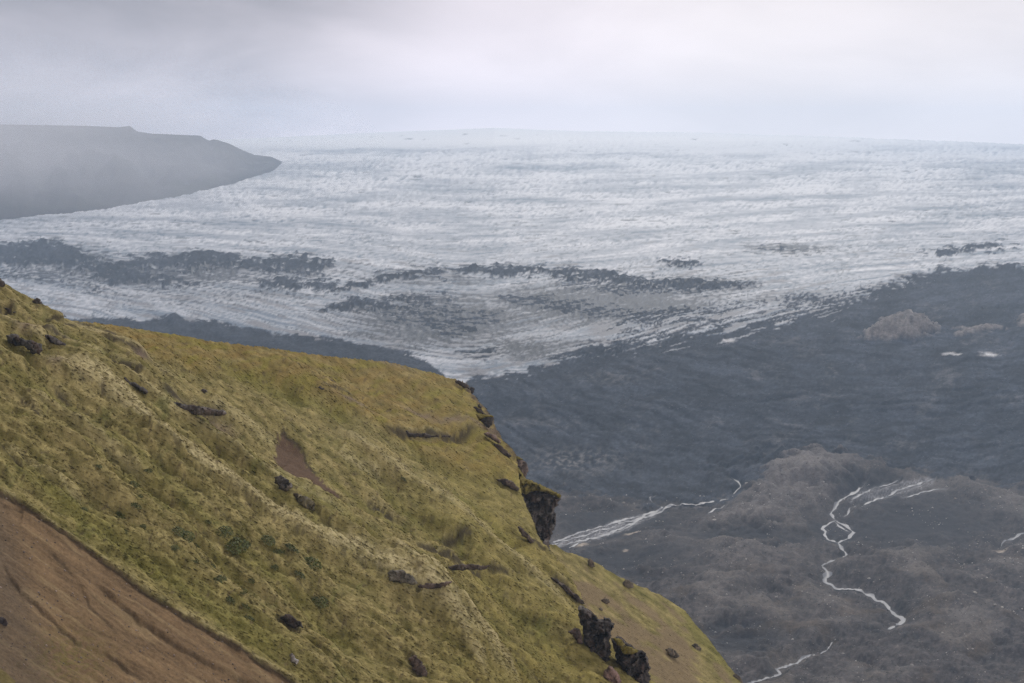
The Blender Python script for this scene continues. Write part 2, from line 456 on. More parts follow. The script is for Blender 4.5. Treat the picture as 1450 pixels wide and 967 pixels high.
# all streams and their pixels
STREAMS = [
    ("pale meltwater stream winding through dark moraine to a silty pool", [(1224, 688), (1220, 693), (1214, 698), (1207, 703), (1196, 708), (1186, 714), (1182, 722), (1177, 728), (1180, 734), (1183, 738)], 4.0),
    ("left braid of the stream looping through the gravel flat", [(1183, 738), (1172, 744), (1164, 749), (1170, 754), (1168, 758), (1175, 765), (1187, 769)], 4.5),
    ("right braid of the stream looping round the gravel flat", [(1183, 738), (1194, 743), (1203, 750), (1208, 755), (1203, 762), (1194, 766), (1187, 769)], 4.2),
    ("thin inner braid crossing the gravel flat", [(1183, 740), (1190, 747), (1198, 752), (1205, 756)], 3.0),
    ("short stream reach just below the braided loop", [(1187, 769), (1189, 774), (1191, 779), (1197, 783), (1199, 788), (1194, 792), (1184, 795), (1176, 798), (1168, 801), (1164, 805)], 3.0),
    ("pale stream bending right and widening below the braids", [(1164, 805), (1171, 811), (1173, 817), (1168, 822), (1168, 827), (1175, 830), (1184, 835), (1198, 836), (1214, 838), (1226, 842), (1235, 847), (1240, 851), (1254, 857), (1261, 865), (1266, 871), (1277, 877), (1279, 882), (1272, 886), (1258, 893)], 5.5),
    ("thin feeder stream slanting in from the right", [(1222, 717), (1232, 713), (1241, 709), (1251, 707), (1262, 701), (1274, 695), (1290, 690), (1308, 684), (1322, 680)], 4.0),
    ("upper thin feeder stream beside the pale mound", [(1204, 712), (1222, 702), (1239, 693), (1256, 689), (1272, 682)], 3.5),
    ("rightmost thin feeder stream on the dark slope foot", [(1276, 705), (1290, 703), (1306, 698), (1320, 695), (1340, 693)], 3.5),
    ("tiny side stream left of the feeder streams", [(1195, 732), (1201, 728), (1203, 721), (1212, 719)], 2.8),
    ("small stream running off the bottom beside the grassy slope", [(1178, 911), (1173, 917), (1168, 923), (1156, 928), (1139, 932), (1131, 938), (1123, 942), (1112, 944), (1101, 947), (1100, 951), (1105, 955), (1096, 960), (1080, 963), (1050, 975)], 2.8),
    ("short pale stream at the right picture edge", [(1475, 748), (1447, 755), (1440, 760), (1430, 764), (1421, 768), (1417, 774)], 3.2),
    ("pale main channel of the braided outwash left of the mounds", [(1031, 709), (1008, 713), (985, 716), (965, 717), (948, 718), (938, 723), (926, 729), (907, 735), (896, 742), (882, 747), (855, 758), (830, 765), (807, 770), (780, 775)], 5.5),
    ("upper channel of the braided outwash", [(948, 718), (925, 725), (908, 731), (894, 734), (862, 743), (832, 751), (805, 761), (780, 770)], 4.2),
    ("middle channel of the braided outwash", [(932, 727), (912, 731), (898, 738), (880, 741), (866, 748), (845, 752), (825, 760), (800, 766), (780, 772)], 4.0),
    ("lower channel of the braided outwash", [(905, 738), (890, 747), (872, 754), (850, 761), (835, 763), (818, 770), (806, 778)], 3.4),
    ("short blind channel beside a dark mound", [(1027, 716), (1020, 720), (1012, 723), (1003, 728)], 3.2),
    ("tiny stream hooking down the dark moraine slope", [(1035, 682), (1043, 685), (1049, 691), (1046, 696), (1039, 702)], 2.2),
    ("tiny curl of water at the moraine foot", [(930, 704), (922, 706), (921, 711), (926, 714)], 2.0),
]
sdist = np.full(D.shape, 99.0)
for lab, pts, wd in STREAMS:
    xs = [p[0] for p in pts]; ys = [p[1] for p in pts]
    sel = (PX > min(xs) - 30) & (PX < max(xs) + 30) & (PY > min(ys) - 25) & (PY < max(ys) + 25)
    d = pline(PX[sel], PY[sel], pts)[0]
    sdist[sel] = np.minimum(sdist[sel], d / max(wd / 4, 0.7))
calm = np.maximum(flat, 1 - sst(sdist, 5, 26))
zp = pmask * ((2.5 * hum + 8 * hum2) * (1 - 0.92 * calm) + 0.7 * fbm(X / 10, D / 16, 4, 53, 0.6) + 1.5 * ridged(X / 22, D / 40, 3, 54) * (1 - 0.8 * calm))
for (mx, my, rx, ry, hh) in [(1140, 682, 95, 36, 20), (955, 782, 38, 26, 9), (1070, 800, 80, 28, 8), (1060, 738, 45, 20, 6), (1250, 815, 110, 40, 8), (1225, 935, 60, 24, 4), (1370, 900, 110, 60, 9), (1000, 850, 60, 40, 6)]:
    zp += hh * np.exp(-(((PX - mx + wob * 3) / rx) ** 2 + ((PY - my + wob * 2) / ry) ** 2)) * (1 - 0.8 * (1 - sst(sdist, 2, 10)))
zp -= 0.8 * (1 - sst(sdist, 1.0, 4.0))
# pale mounds on the moraine
pale = np.zeros(D.shape)
for poly, hh in [([(1218, 482), (1238, 462), (1262, 452), (1282, 446), (1300, 449), (1318, 462), (1338, 473), (1312, 478), (1272, 486), (1240, 486)], 15.0),
                 ([(1345, 471), (1380, 462), (1402, 457), (1436, 465), (1400, 472), (1362, 475)], 7.0), ([(1440, 464), (1443, 449), (1475, 446), (1475, 466)], 8.0)]:
    d = sdf(PX + wob2 * 2, PY + wob, poly)
    cx = sum(p[0] for p in poly) / len(poly); cy = max(p[1] for p in poly)
    rip = ridged(PX / 11, PY / 40, 3, 33)
    pale = np.maximum(pale, sst(d, -2, 3) * sst(rip + sst(d, 0, 14), 0.02, 0.35))
    zp += hh * 1.2 * np.clip(np.clip(d + 2, 0, 18) / 18, 0, 1) * (1 + 0.45 * rip)
Z = Zb + zpx * pxm * np.interp(D, [1500, 2500, 10000], [0.9, 1.0, 0.8]) + zp

# --- colours (surface tones, with some sheen, shade and haze painted in)
ice_hi = np.array([0.66, 0.675, 0.70]); ice_lo = np.array([0.10, 0.14, 0.19])
sf = fbm(PX / 110, S / 3.4, 5, 100, 0.62)
sf2 = fbm(PX / 26, S / 1.7, 3, 105)
mot = ridged((PX + 0.8 * PY) / 9, (PY + 0.1 * PX) / 4.0, 3, 111) * sst(fbm(PX / 130, S / 14, 3, 112), -1.1, 0.9) - 0.22
t = 0.40 + 0.22 * fbm(PX / 240, S / 12, 4, 109) + np.interp(PY, [190, 290, 360], [0.06, 0.12, 0.20]) * fbm(PX / 150, S / 2.8, 4, 110, 0.6) - np.interp(PY, [190, 220, 300, 380, 500], [0.3, 0.9, 0.85, 0.5, 0.35]) * mot + 0.09 * sf2 + 0.05 * fbm(PX / 6, PY / 2.2, 2, 108)
t = t + np.interp(PY, [190, 215, 240, 300, 350, 400, 450, 530], [-0.6, -0.05, 0.16, 0.10, 0.08, 0.14, 0.26, 0.26])  # top of the ice lightened to paint its backlit sheen
t = t + 0.10 - 0.42 * crevn * crev * np.interp(PY, [190, 300, 400], [1.0, 0.9, 0.5])  # crevasse depths darkened: bluish dirty ice, plus shade painted in
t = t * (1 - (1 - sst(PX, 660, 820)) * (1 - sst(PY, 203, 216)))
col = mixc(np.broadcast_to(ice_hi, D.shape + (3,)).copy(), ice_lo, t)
col = mixc(col, (0.86, 0.86, 0.86), sst(-PY, -214, -196))  # white snow, with the skyline's fade into the sky painted in
# thin dark cracks
ck = np.abs(perlin(PX / 60, S / 5.5, 201)) + 0.02 * np.interp(PY, [200, 330, 450], [4.0, 1.0, 0.4])
ck2 = np.abs(fbm(PX / 26, PY / 11, 2, 207))
col = mixc(col, (0.10, 0.12, 0.14), (1 - sst(ck, 0.03, 0.10)) * 0.75 * (fbm(PX / 90, PY / 30, 2, 203) > 0.0))
col = mixc(col, (0.09, 0.11, 0.14), (1 - sst(ck2, 0.012, 0.05)) * 0.5 * (fbm(PX / 70, PY / 24, 2, 209) > 0.35) * sst(PY, 300, 360))
dirt = sst(fbm(PX / 60, S / 7, 4, 120) + np.interp(PY, [300, 380, 450, 520], [-1.2, -0.4, 0.12, 0.1]), 0.0, 0.9)
col = mixc(col, (0.17, 0.165, 0.17), dirt * 0.85)
dz = sst(dens, -1.35, -0.1) * (0.55 + 0.25 * fbm(PX / 90, S / 5, 4, 125))
col = mixc(col, (0.19, 0.195, 0.21), np.clip(dz, 0, 0.85) * sst(PY, 330, 370))
dc = np.array([0.022, 0.026, 0.034])  # dark debris, with some blue of the haze put into its colour
dv = 1 + 0.5 * fbm(PX / 70, PY / 34, 7, 130, 0.8) + 0.55 * fbm(PX / 4, PY / 3.2, 2, 135, 0.8)
arcs = ridged(PX / 120, (PY + 0.00055 * (PX - 1230) ** 2 + 7 * fbm(PX / 60, PY / 30, 3, 141)) / 9, 4, 140) * sst(fbm(PX / 70, PY / 25, 3, 142), -1.0, 0.8)
dcol = dc * np.clip(dv + 0.9 * sst(arcs, 0.2, 0.6) * slope_d, 0.4, 3.2)[..., None]
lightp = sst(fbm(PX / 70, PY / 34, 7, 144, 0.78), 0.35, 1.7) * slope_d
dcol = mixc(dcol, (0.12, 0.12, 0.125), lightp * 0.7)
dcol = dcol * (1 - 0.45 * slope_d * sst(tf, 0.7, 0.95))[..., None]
for (bx, by, rx, ry, a) in [(800, 655, 50, 18, 0.9), (850, 650, 45, 12, 0.5), (860, 535, 60, 10, 0.4), (1178, 527, 8, 10, 0.7)]:
    g = np.exp(-((PX - bx) / rx) ** 2 - ((PY - by) / ry) ** 2) * sst(fbm(PX / 8, PY / 4, 4, 150), -0.2, 0.8)
    dcol = mixc(dcol, (0.17, 0.165, 0.16), g * a)
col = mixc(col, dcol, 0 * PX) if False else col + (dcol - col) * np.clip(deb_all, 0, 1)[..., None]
# leftover ice showing through near the upper rim
shine = sst(streak, 0.75, 1.3) * sst(tdeb, 0.0, 0.5) * (1 - sst(tdeb, 1.1, 1.5)) * (1 - lmm) * (PX > 640)
col = mixc(col, (0.42, 0.44, 0.46), shine * 0.7)
for (bx, by, rx, ry) in [(1400, 503, 12, 3), (1345, 503, 14, 1.6), (1032, 483, 8, 2)]:
    g = np.exp(-(((PX + wob2 * 2 - bx) / rx) ** 2 + ((PY - by) / ry) ** 2) ** 2)
    col = mixc(col, (0.6, 0.6, 0.6), g)
# plain
pc = np.array([0.048, 0.042, 0.039])
pcol = pc * np.clip(1 + 0.42 * fbm(PX / 46, PY / 20, 6, 160, 0.78) + 0.45 * fbm(PX / 6, PY / 3, 3, 165, 0.8) + 0.5 * ridged(X / 22, D / 40, 3, 54) * (1 - calm), 0.2, 3.2)[..., None]
moss = sst(fbm(PX / 70, PY / 26, 4, 170) + 0.4 * hum, 0.2, 1.0) * sst(PY, 740, 860)
pcol = mixc(pcol, (0.080, 0.060, 0.040), moss * 0.6)
gravel = sst(hum + 0.4 * hum2, 0.1, 1.1)
pcol = mixc(pcol, (0.17, 0.155, 0.14), gravel * 0.5)
for (mx, my, rx, ry, a) in [(1140, 690, 70, 40, 0.75), (955, 778, 40, 24, 0.5), (1060, 735, 50, 18, 0.6), (1050, 800, 110, 26, 0.35)]:
    pcol = mixc(pcol, (0.175, 0.160, 0.15), a * np.exp(-(((PX - mx) / rx) ** 2 + ((PY - my + wob) / ry) ** 2) ** 1.5))
pcol = mixc(pcol, (0.028, 0.028, 0.031), flat * 0.95)
wet = (1 - sst(sdist, 1.0, 5.0))
pcol = mixc(pcol, (0.15, 0.15, 0.155), wet * 0.45 * sst(fbm(PX / 10, PY / 4, 3, 180), -0.6, 0.6))
fan = np.maximum(sst(sdf(PX, PY, [(950, 716), (930, 722), (890, 732), (832, 749), (780, 768), (780, 778), (840, 766), (890, 752), (930, 730)]), -1, 3),
                 0.7 * sst(sdf(PX, PY, [(1215, 700), (1245, 690), (1330, 672), (1320, 690), (1260, 708), (1200, 716)]), -2, 4))
brd = 1 - sst(np.abs(perlin(PX / 22, (PY + 0.38 * PX) / 2.6, 190)), 0.05, 0.3)
pcol = mixc(pcol, (0.33, 0.33, 0.34), fan * (0.25 + 0.75 * brd) * 0.85)
for (bx, by, rx, ry) in [(897, 757, 13, 1.8), (1416, 785, 11, 1.8), (822, 772, 10, 2), (886, 782, 4, 1.2)]:
    g = np.exp(-(((PX - bx) / rx) ** 2 + ((PY - by + 0.1 * (PX - bx)) / ry) ** 2) ** 2)
    pcol = mixc(pcol, (0.38, 0.33, 0.27), g)
col = col + (pcol - col) * pmask[..., None]
col = mixc(col, np.array((0.20, 0.180, 0.165)) * np.clip(1 + 0.3 * fbm(PX / 6, PY / 8, 3, 334), 0.4, 1.7)[..., None], pale * 0.85)
col = np.clip(col, 0.01, 0.85)

verts = np.stack([X, D, Z], -1).reshape(-1, 3)
colf = col.reshape(-1, 3)
faces = grid_faces(nr, nc)
fk = kind[:-1, :-1].ravel()


def piece(name, sel, mat):
    v, c, f = subset(verts, colf, faces[sel])
    return tag(mesh_obj(name, v, f, mat, c), kind='structure')


g = piece('glacier', fk == 0, M_ice); g['label'] = 'crevassed grey white glacier flowing down from the clouds'
g = piece('moraine_slope', fk == 1, M_deb); g['label'] = 'dark debris covered glacier slope right of the grassy hill'
g = piece('outwash_plain', fk == 2, M_plain); g['label'] = 'grey brown hummocky gravel plain with pale streams'
g = piece('lateral_moraine', fk == 3, M_deb); g['label'] = 'dark moraine ridge behind the grassy skyline'
for i, (lab, st, poly) in enumerate(RIDGES):
    if (fk == 10 + i).any():
        g = piece('debris_ridge', fk == 10 + i, M_deb); g['label'] = lab


def valley_z(x, d):
    """height of the sheet by bilinear lookup"""
    a = np.asarray(x) / np.asarray(d)
    ci = np.clip((a - al[0]) / (al[1] - al[0]), 0, nc - 1.001)
    ri = np.clip(np.interp(d, rowsD, np.arange(nr)), 0, nr - 1.001)
    c0 = ci.astype(int); r0 = ri.astype(int); fc = ci - c0; fr = ri - r0
    return ((Z[r0, c0] * (1 - fc) + Z[r0, c0 + 1] * fc) * (1 - fr) + (Z[r0 + 1, c0] * (1 - fc) + Z[r0 + 1, c0 + 1] * fc) * fr)


def valley_hit(px, py):
    """where the sight line of a picture point meets the undetailed valley floor"""
    px = np.atleast_1d(np.asarray(px, float)); py = np.atleast_1d(np.asarray(py, float))
    a, b, c = ray(px, py)
    ds = np.linspace(600, 9000, 6000)
    outD = []
    for i in range(len(px)):
        zr = CZ + ds * c[i] / b[i]
        zt = base_z(np.full(ds.shape, a[i] / b[i]), ds)
        k = np.argmax(zr < zt)
        outD.append(ds[k])
    outD = np.array(outD)
    return outD * a / b, outD


# --- streams: ribbons of water draped in their beds
def densify(pts, step=2.2):
    pts = np.asarray(pts, float); res = [pts[0]]
    n = len(pts)
    for i in range(n - 1):
        p0 = pts[max(i - 1, 0)]; p1 = pts[i]; p2 = pts[i + 1]; p3 = pts[min(i + 2, n - 1)]
        k = max(2, int(np.hypot(*(p2 - p1)) / step))
        for j in range(1, k + 1):
            t = j / k
            res.append(0.5 * ((2 * p1) + (-p0 + p2) * t + (2 * p0 - 5 * p1 + 4 * p2 - p3) * t * t + (-p0 + 3 * p1 - 3 * p2 + p3) * t ** 3))
    return np.array(res)


for si, (lab, pts, wd) in enumerate(STREAMS):
    p = densify(pts)
    p[:, 0] += 0.8 * fbm(np.arange(len(p)) / 3.0, np.full(len(p), si * 3.3), 2, 5)
    x, d = valley_hit(p[:, 0], p[:, 1])
    k = np.arange(len(p))
    wm = wd * 0.33 * (1 + 0.8 * fbm(k / 4.0, np.full(len(p), si * 1.7), 2, 9)) * np.clip(np.minimum(k + 0.6, len(p) - k) / 4, 0.25, 1)
    tx = np.gradient(x); td = np.gradient(d); ln = np.hypot(tx, td) + 1e-6
    nx, nd = -td / ln, tx / ln
    rowsv = []
    for s in (-1, -0.5, 0, 0.5, 1):
        xx = x + nx * wm * s; dd = d + nd * wm * s
        zc = np.maximum(valley_z(xx, dd), valley_z(x, d)) + 0.5 - 0.12 * abs(s)
        rowsv.append(np.stack([xx, dd, zc], -1))
    v = np.stack(rowsv, 1).reshape(-1, 3)
    o = mesh_obj('meltwater_stream', v, grid_faces(len(p), 5), M_water)
    tag(o, lab, None, None, 'structure')

# ================================================================== far mountain at the left
mx = np.linspace(-0.62, -0.145, 260)
mt = np.linspace(0, 1, 120)
foot_px = [-600, 0, 150, 250, 330, 385, 402, 420]; foot_py = [352, 313, 297, 280, 262, 246, 236, 226]
crest_py = [(-600, 168), (-100, 172), (0, 176), (120, 178), (170, 180), (186, 178), (195, 186), (215, 189), (285, 192), (296, 199), (305, 197), (325, 203), (345, 213), (360, 219), (385, 222), (400, 229), (412, 236)]
A2, T2 = np.meshgrid(mx, mt, indexing='ij')
pxg = W / 2 + F * A2 / cp
fpy = np.interp(pxg, foot_px, foot_py); cpy = np.interp(pxg, [c[0] for c in crest_py], [c[1] for c in crest_py])
Pp = np.interp
# foot distance from the glacier sheet, crest 900-1500 m behind it
_dd = np.linspace(2000, 9000, 3000)
_yy = project(-0.25 * _dd, _dd, base_z(np.full(_dd.shape, -0.25), _dd))[1]
Df = np.interp(-fpy, -_yy, _dd) - 60
Dc = Df + np.interp(pxg, [-600, 200, 412], [1600, 1300, 350])
Dm = Df + (Dc - Df) * T2
zf = base_z(A2, Df) - 25
bb = (H / 2 - cpy) / F
zc = CZ + Dc * (-sp + cp * bb) / (cp + sp * bb)
gul = ridged((pxg + 60 * T2) / 60, T2 * 2.2 + pxg / 160, 4, 300)
prof = T2 ** 0.8
zm = zf + (zc - zf) * prof + (zc - zf) * 0.16 * np.sin(np.pi * T2) * (0.5 * gul + 0.5 * fbm(pxg / 40, T2 * 5, 5, 310))
# rock benches
zm += (zc - zf) * 0.03 * np.sin(T2 * 26 + 2 * fbm(pxg / 60, T2 * 2, 2, 312)) * np.sin(np.pi * T2)
vm = np.stack([A2 * Dm, Dm, zm], -1)
back = vm[:, -1:, :] + np.array([0, 700, -350.0]); back2 = vm[:, -1:, :] + np.array([0, 2500, -900.0])
vm = np.concatenate([vm, back, back2], 1)
mc = np.array([0.072, 0.066, 0.062]) * np.clip(1 + 0.2 * gul + 0.12 * fbm(pxg / 10, T2 * 12, 4, 320), 0.3, 2)[..., None]
mc = mixc(mc, (0.09, 0.095, 0.05), sst(fbm(pxg / 50, T2 * 3, 3, 330), 0.0, 1.6) * 0.35)
mc = np.concatenate([mc, mc[:, -1:], mc[:, -1:]], 1)
o = mesh_obj('mountain', vm.reshape(-1, 3), grid_faces(vm.shape[0], vm.shape[1])[:, ::-1], M_mount, mc.reshape(-1, 3))
tag(o, 'hazy dark mountain at the left glacier edge with its top in cloud', None, None, 'structure')

# ================================================================== grassy hillside
SL, H1, H2 = 0.66, 60.0, 75.0


def plane_hit(px, py, h=H1):
    a, b, c = ray(px, py)
    t = h / np.maximum(-c - SL * a, 1e-3)
    return t * a, t * b, CZ + t * c


E1 = [(-400, 150), (-200, 275), (0, 397), (6, 402), (12, 406), (30, 417), (46, 425), (52, 424), (62, 433), (75, 445), (100, 455), (125, 458), (200, 467), (300, 483), (400, 497), (500, 508),
      (560, 516), (620, 530), (650, 540), (662, 548), (668, 560), (680, 577), (690, 590), (697, 606), (705, 621), (712, 630), (722, 646), (732, 660), (737, 700),
      (752, 735), (765, 770), (776, 786), (800, 812), (833, 860), (850, 900), (900, 945), (935, 967), (1000, 1040), (1200, 1260)]
E2 = [(-400, 760), (755, 764), (785, 772), (800, 780), (845, 796), (870, 813), (900, 826), (950, 850), (975, 871), (1000, 901), (1020, 926), (1050, 967), (1100, 1040), (1200, 1180)]
e_px = np.arange(-400, 1200, 0.5)
e1y = np.interp(e_px, *zip(*E1)); e2y = np.interp(e_px, *zip(*E2))
e1y = e1y + fbm(e_px / 9, 0 * e_px, 3, 400) * np.interp(e_px, [0, 640, 660, 735, 740, 1200], [0.9, 0.9, 3.2, 3.2, 1.2, 1.2]); e2y = e2y + fbm(e_px / 12, 0 * e_px, 3, 405) * 1.5
D1 = plane_hit(e_px, e1y)[1]; D2 = plane_hit(e_px, e2y, H2)[1]
D2 = np.where(e_px < 755, 0, D2)

ha = np.linspace(-0.46, 0.185, 760)
hd = 1 / np.linspace(1 / 84.0, 1 / 375.0, 520)
hd = np.concatenate([[45, 60, 72, 79], hd, 375 * (820 / 375) ** np.linspace(0.02, 1, 46)])
hD, hA = np.meshgrid(hd, ha, indexing='ij')
hX = hA * hD
z1 = CZ - H1 - SL * hX
QX, QY = project(hX, hD, z1)
z2 = CZ - H2 - SL * hX
QX2, QY2 = project(hX, hD, z2)
De1 = np.interp(QX, e_px, D1); De2 = np.interp(QX2, e_px, D2)
over = np.maximum(hD - De1, 0)
over2 = np.maximum(hD - np.maximum(De1, De2), 0)
wt = sst(over, 0.3, 4.5)
lev = lerp(z1, z2, wt * sst(QX, 640, 690))
vis1 = over <= 0.3
tier2 = (over > 0.3)
UX = np.where(tier2, QX2, QX); UY = np.where(tier2, QY2, QY)

# --- soft relief
q = UY - 0.66 * UX
zz = 1.0 * fbm(hX / 26, hD / 40, 3, 410) + 0.9 * fbm(UX / 300, q / 70, 2, 412) + 1.2 * ridged(UX / 420, (q + 10 * fbm(UX / 80, UY / 80, 2, 413)) / 38, 3, 414) + 0.24 * fbm(UX / 110, q / 13, 4, 415) + 0.08 * fbm(hX / 6, hD / 8, 4, 416)
streakh = fbm(UX / 90, q / 16, 4, 420)
zz += 0.20 * streakh
clump = fbm(UX / 26, q / 6.5, 4, 424, 0.6)
zz += 0.08 * clump
tus = fbm(hX / 1.3, hD / 1.7, 3, 430)
tus2 = np.abs(fbm(hX / 0.8, hD / 1.2, 2, 432))
soil = np.zeros(hD.shape); palem = np.zeros(hD.shape); darkm = np.zeros(hD.shape); greenm = np.zeros(hD.shape); rockm = np.zeros(hD.shape)
WX = UX + 1.6 * fbm(UX / 18, UY / 18, 3, 440); WY = UY + 1.6 * fbm(UX / 18, UY / 18, 3, 445)
main = (over <= 0.3)


def near(pts, r):
    xs = [p[0] for p in pts]; ys = [p[1] for p in pts]
    return main & (UX > min(xs) - r) & (UX < max(xs) + r) & (UY > min(ys) - r) & (UY < max(ys) + r)


# eroded brown slope, bottom left
SC = [(-250, 545), (-100, 638), (0, 700), (28, 712), (60, 733), (120, 775), (160, 802), (200, 830), (230, 850), (260, 868), (320, 903), (370, 934), (400, 952), (430, 972), (520, 1040), (640, 1140)]
scy = np.interp(UX, *zip(*SC)) + 1.3 * fbm(UX / 24, 0 * UX, 4, 450)
below = UY - scy
soil = np.maximum(soil, sst(below, -0.3, 0.8) * main)
zz *= 1 - 0.85 * sst(below, -45, -2) * main
zz -= 0.42 * sst(below, -0.5, 2.5) * main
lip = np.exp(-((below + 4) / 4.0) ** 2) * main
zz += 0.10 * lip
palem = np.maximum(palem, 0.45 * np.exp(-((below + 2.5) / 2.0) ** 2) * main * sst(fbm(UX / 12, UY / 12, 3, 452), -0.8, 0.6))
darkm = np.maximum(darkm, np.exp(-((below - 1.8) / 2.0) ** 2) * main * 1.0)  # dark soil on the step face, its overhang shade painted in too
# rills in the brown slope, running down the fall line
rill = ridged(UX / 140, (q + 3 * fbm(UX / 40, UY / 40, 3, 455)) / 11, 4, 460)
zz += soil * (0.10 * rill + 0.06 * fbm(hX / 1.2, hD / 1.6, 4, 462))
for pts, dep, wdt in [([(130, 812), (165, 842), (200, 872), (235, 893), (270, 916), (320, 942), (380, 972)], 1.0, 3.0), ([(0, 708), (20, 716), (35, 719)], 0.6, 2.0),
                      ([(0, 790), (30, 830), (60, 855), (110, 900), (150, 915), (220, 965)], 0.6, 3.0), ([(60, 765), (110, 815), (130, 850), (170, 890)], 0.4, 2.5)]:
    s = near(pts, 30)
    d, sd_, tt = pline(WX[s], WY[s], pts)
    dd_ = d * sd_
    zz[s] -= 0.38 * dep * sst(dd_, -1, 2) * (1 - sst(dd_, 8, 40)) * np.clip(np.sin(np.pi * tt) * 3, 0, 1)
    darkm[s] = np.maximum(darkm[s], 0.65 * np.exp(-((dd_ - 1.5) / (wdt * 0.7)) ** 2) * np.clip(np.sin(np.pi * tt) * 3, 0, 1) * sst(fbm(UX[s] / 40, UY[s] / 40, 2, 466), -1.2, 0.2))  # dark soil line under each rill step, overhang shade painted in
# pale grass ridges
for pts, hgt, wdt, pl in [
    ([(60, 520), (90, 535), (130, 556), (175, 580), (198, 603), (215, 625), (240, 648), (265, 665), (300, 690), (345, 716), (400, 746), (440, 775), (500, 800), (545, 832), (600, 868), (660, 915), (735, 975)], 1.5, 13, 1.0),
    ([(545, 800), (575, 828), (610, 850), (650, 885), (690, 920), (740, 970)], 1.1, 9, 0.9),
    ([(100, 455), (130, 470), (175, 498), (215, 520), (260, 545)], 0.6, 6, 0.5),
    ([(0, 455), (20, 468), (40, 482), (70, 505)], 0.7, 8, 0.6),
    ([(290, 570), (320, 585), (350, 600), (400, 628)], 0.6, 9, 0.5),
    ([(480, 640), (500, 655), (540, 670)], 0.5, 9, 0.6),
    ([(60, 475), (105, 500), (150, 522)], 0.5, 7, 0.5),
    ([(390, 672), (420, 690), (445, 712)], 0.7, 9, 0.5),
    ([(0, 640), (40, 668), (80, 690), (120, 722)], 0.5, 10, 0.4),
    ([(150, 530), (230, 590), (330, 650), (420, 715), (500, 770)], 0.6, 7, 0.45),
    ([(470, 610), (560, 665), (660, 730), (740, 800), (810, 860)], 0.8, 8, 0.5),
    ([(590, 850), (640, 905), (690, 967)], 0.8, 7, 0.7),
    ([(40, 560), (120, 620), (210, 690)], 0.5, 8, 0.4),
]:
    s = near(pts, 110)
    d, sd_, tt = pline(WX[s], WY[s], pts)
    dd_ = d * sd_
    fade = np.clip(np.minimum(tt, 1 - tt) * 10 + 0.1, 0, 1)
    zz[s] += hgt * fade * 1.6 * np.where(dd_ > 0, np.exp(-(dd_ / (wdt * 1.3)) ** 2), np.exp(-(dd_ / (wdt * 4.0)) ** 2))
    brk = 0.35 + 0.65 * sst(fbm(UX[s] / 14, q[s] / 5, 4, 470, 0.65), -0.9, 0.6)
    palem[s] = np.maximum(palem[s], fade * pl * brk * np.exp(-(np.maximum(np.abs(dd_) - wdt * 0.25, 0) / (wdt * 0.45)) ** 2))
    darkm[s] = np.maximum(darkm[s], 0.55 * fade * pl * np.exp(-((dd_ - wdt * 0.9) / (wdt * 0.45)) ** 2) * sst(fbm(UX[s] / 9, UY[s] / 9, 3, 473), 0.0, 0.8))  # shaded lower-left flank of each ridge painted darker
# dark earth banks (steps in the turf with exposed soil)
for pts, hgt, wdt in [
    ([(-20, 425), (0, 434), (14, 440), (26, 445)], 1.0, 3.5),
    ([(45, 466), (60, 476), (80, 485), (105, 497)], 1.0, 4),
    ([(60, 455), (90, 460), (112, 466)], 0.5, 2.5),
    ([(100, 456), (130, 462), (160, 478), (185, 487)], 0.6, 2.2),
    ([(140, 485), (175, 503), (200, 516), (216, 522)], 0.8, 3),
    ([(146, 520), (165, 532), (190, 545), (212, 556)], 1.4, 5),
    ([(228, 570), (250, 578), (285, 584), (320, 586)], 1.3, 6),
    ([(28, 570), (45, 590), (62, 612)], 0.6, 3),
    ([(80, 565), (100, 588)], 0.5, 2.5),
    ([(0, 655), (20, 668), (35, 678)], 0.5, 2.5),
    ([(540, 610), (570, 617), (600, 616), (640, 619), (695, 622)], 1.5, 3.5),
    ([(440, 700), (470, 715)], 0.4, 2), ([(515, 698), (545, 712), (560, 722)], 0.6, 3),
    ([(585, 802), (620, 803), (650, 806), (690, 803)], 1.2, 5),
    ([(590, 832), (615, 832), (640, 828)], 0.8, 3),
    ([(620, 755), (650, 760), (675, 770)], 0.8, 3.5), ([(690, 800), (725, 815)], 0.6, 2.5),
    ([(750, 768), (765, 780), (776, 790)], 0.8, 3), ([(778, 820), (800, 830), (828, 852)], 0.8, 3.2),
    ([(390, 870), (410, 882), (430, 890)], 0.8, 4.5), ([(580, 930), (600, 960)], 0.8, 5),
    ([(455, 545), (490, 552)], 0.4, 2), ([(455, 560), (500, 568)], 0.35, 2),
]:
    s = near(pts, 40)
    d, sd_, tt = pline(WX[s], WY[s], pts)
    dd_ = d * sd_
    fade = np.clip(np.minimum(tt, 1 - tt) * 6 + 0.05, 0, 1) * sst(40 - d, 0, 10)
    zz[s] += hgt * fade * np.where(dd_ < 0, np.exp(-(dd_ / 16) ** 2), np.exp(-(np.maximum(dd_, 0) / 3.5) ** 2)) * 0.5
    zz[s] -= hgt * fade * 0.4 * np.exp(-((dd_ - wdt) / (wdt * 1.5)) ** 2)
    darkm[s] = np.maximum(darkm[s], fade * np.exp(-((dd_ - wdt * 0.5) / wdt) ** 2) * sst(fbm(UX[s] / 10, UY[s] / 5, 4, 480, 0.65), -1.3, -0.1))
    palem[s] = np.maximum(palem[s], 0.35 * fade * np.exp(-((dd_ + 3) / 2.5) ** 2) * sst(fbm(UX[s] / 8, UY[s] / 4, 3, 484), -0.2, 0.6))
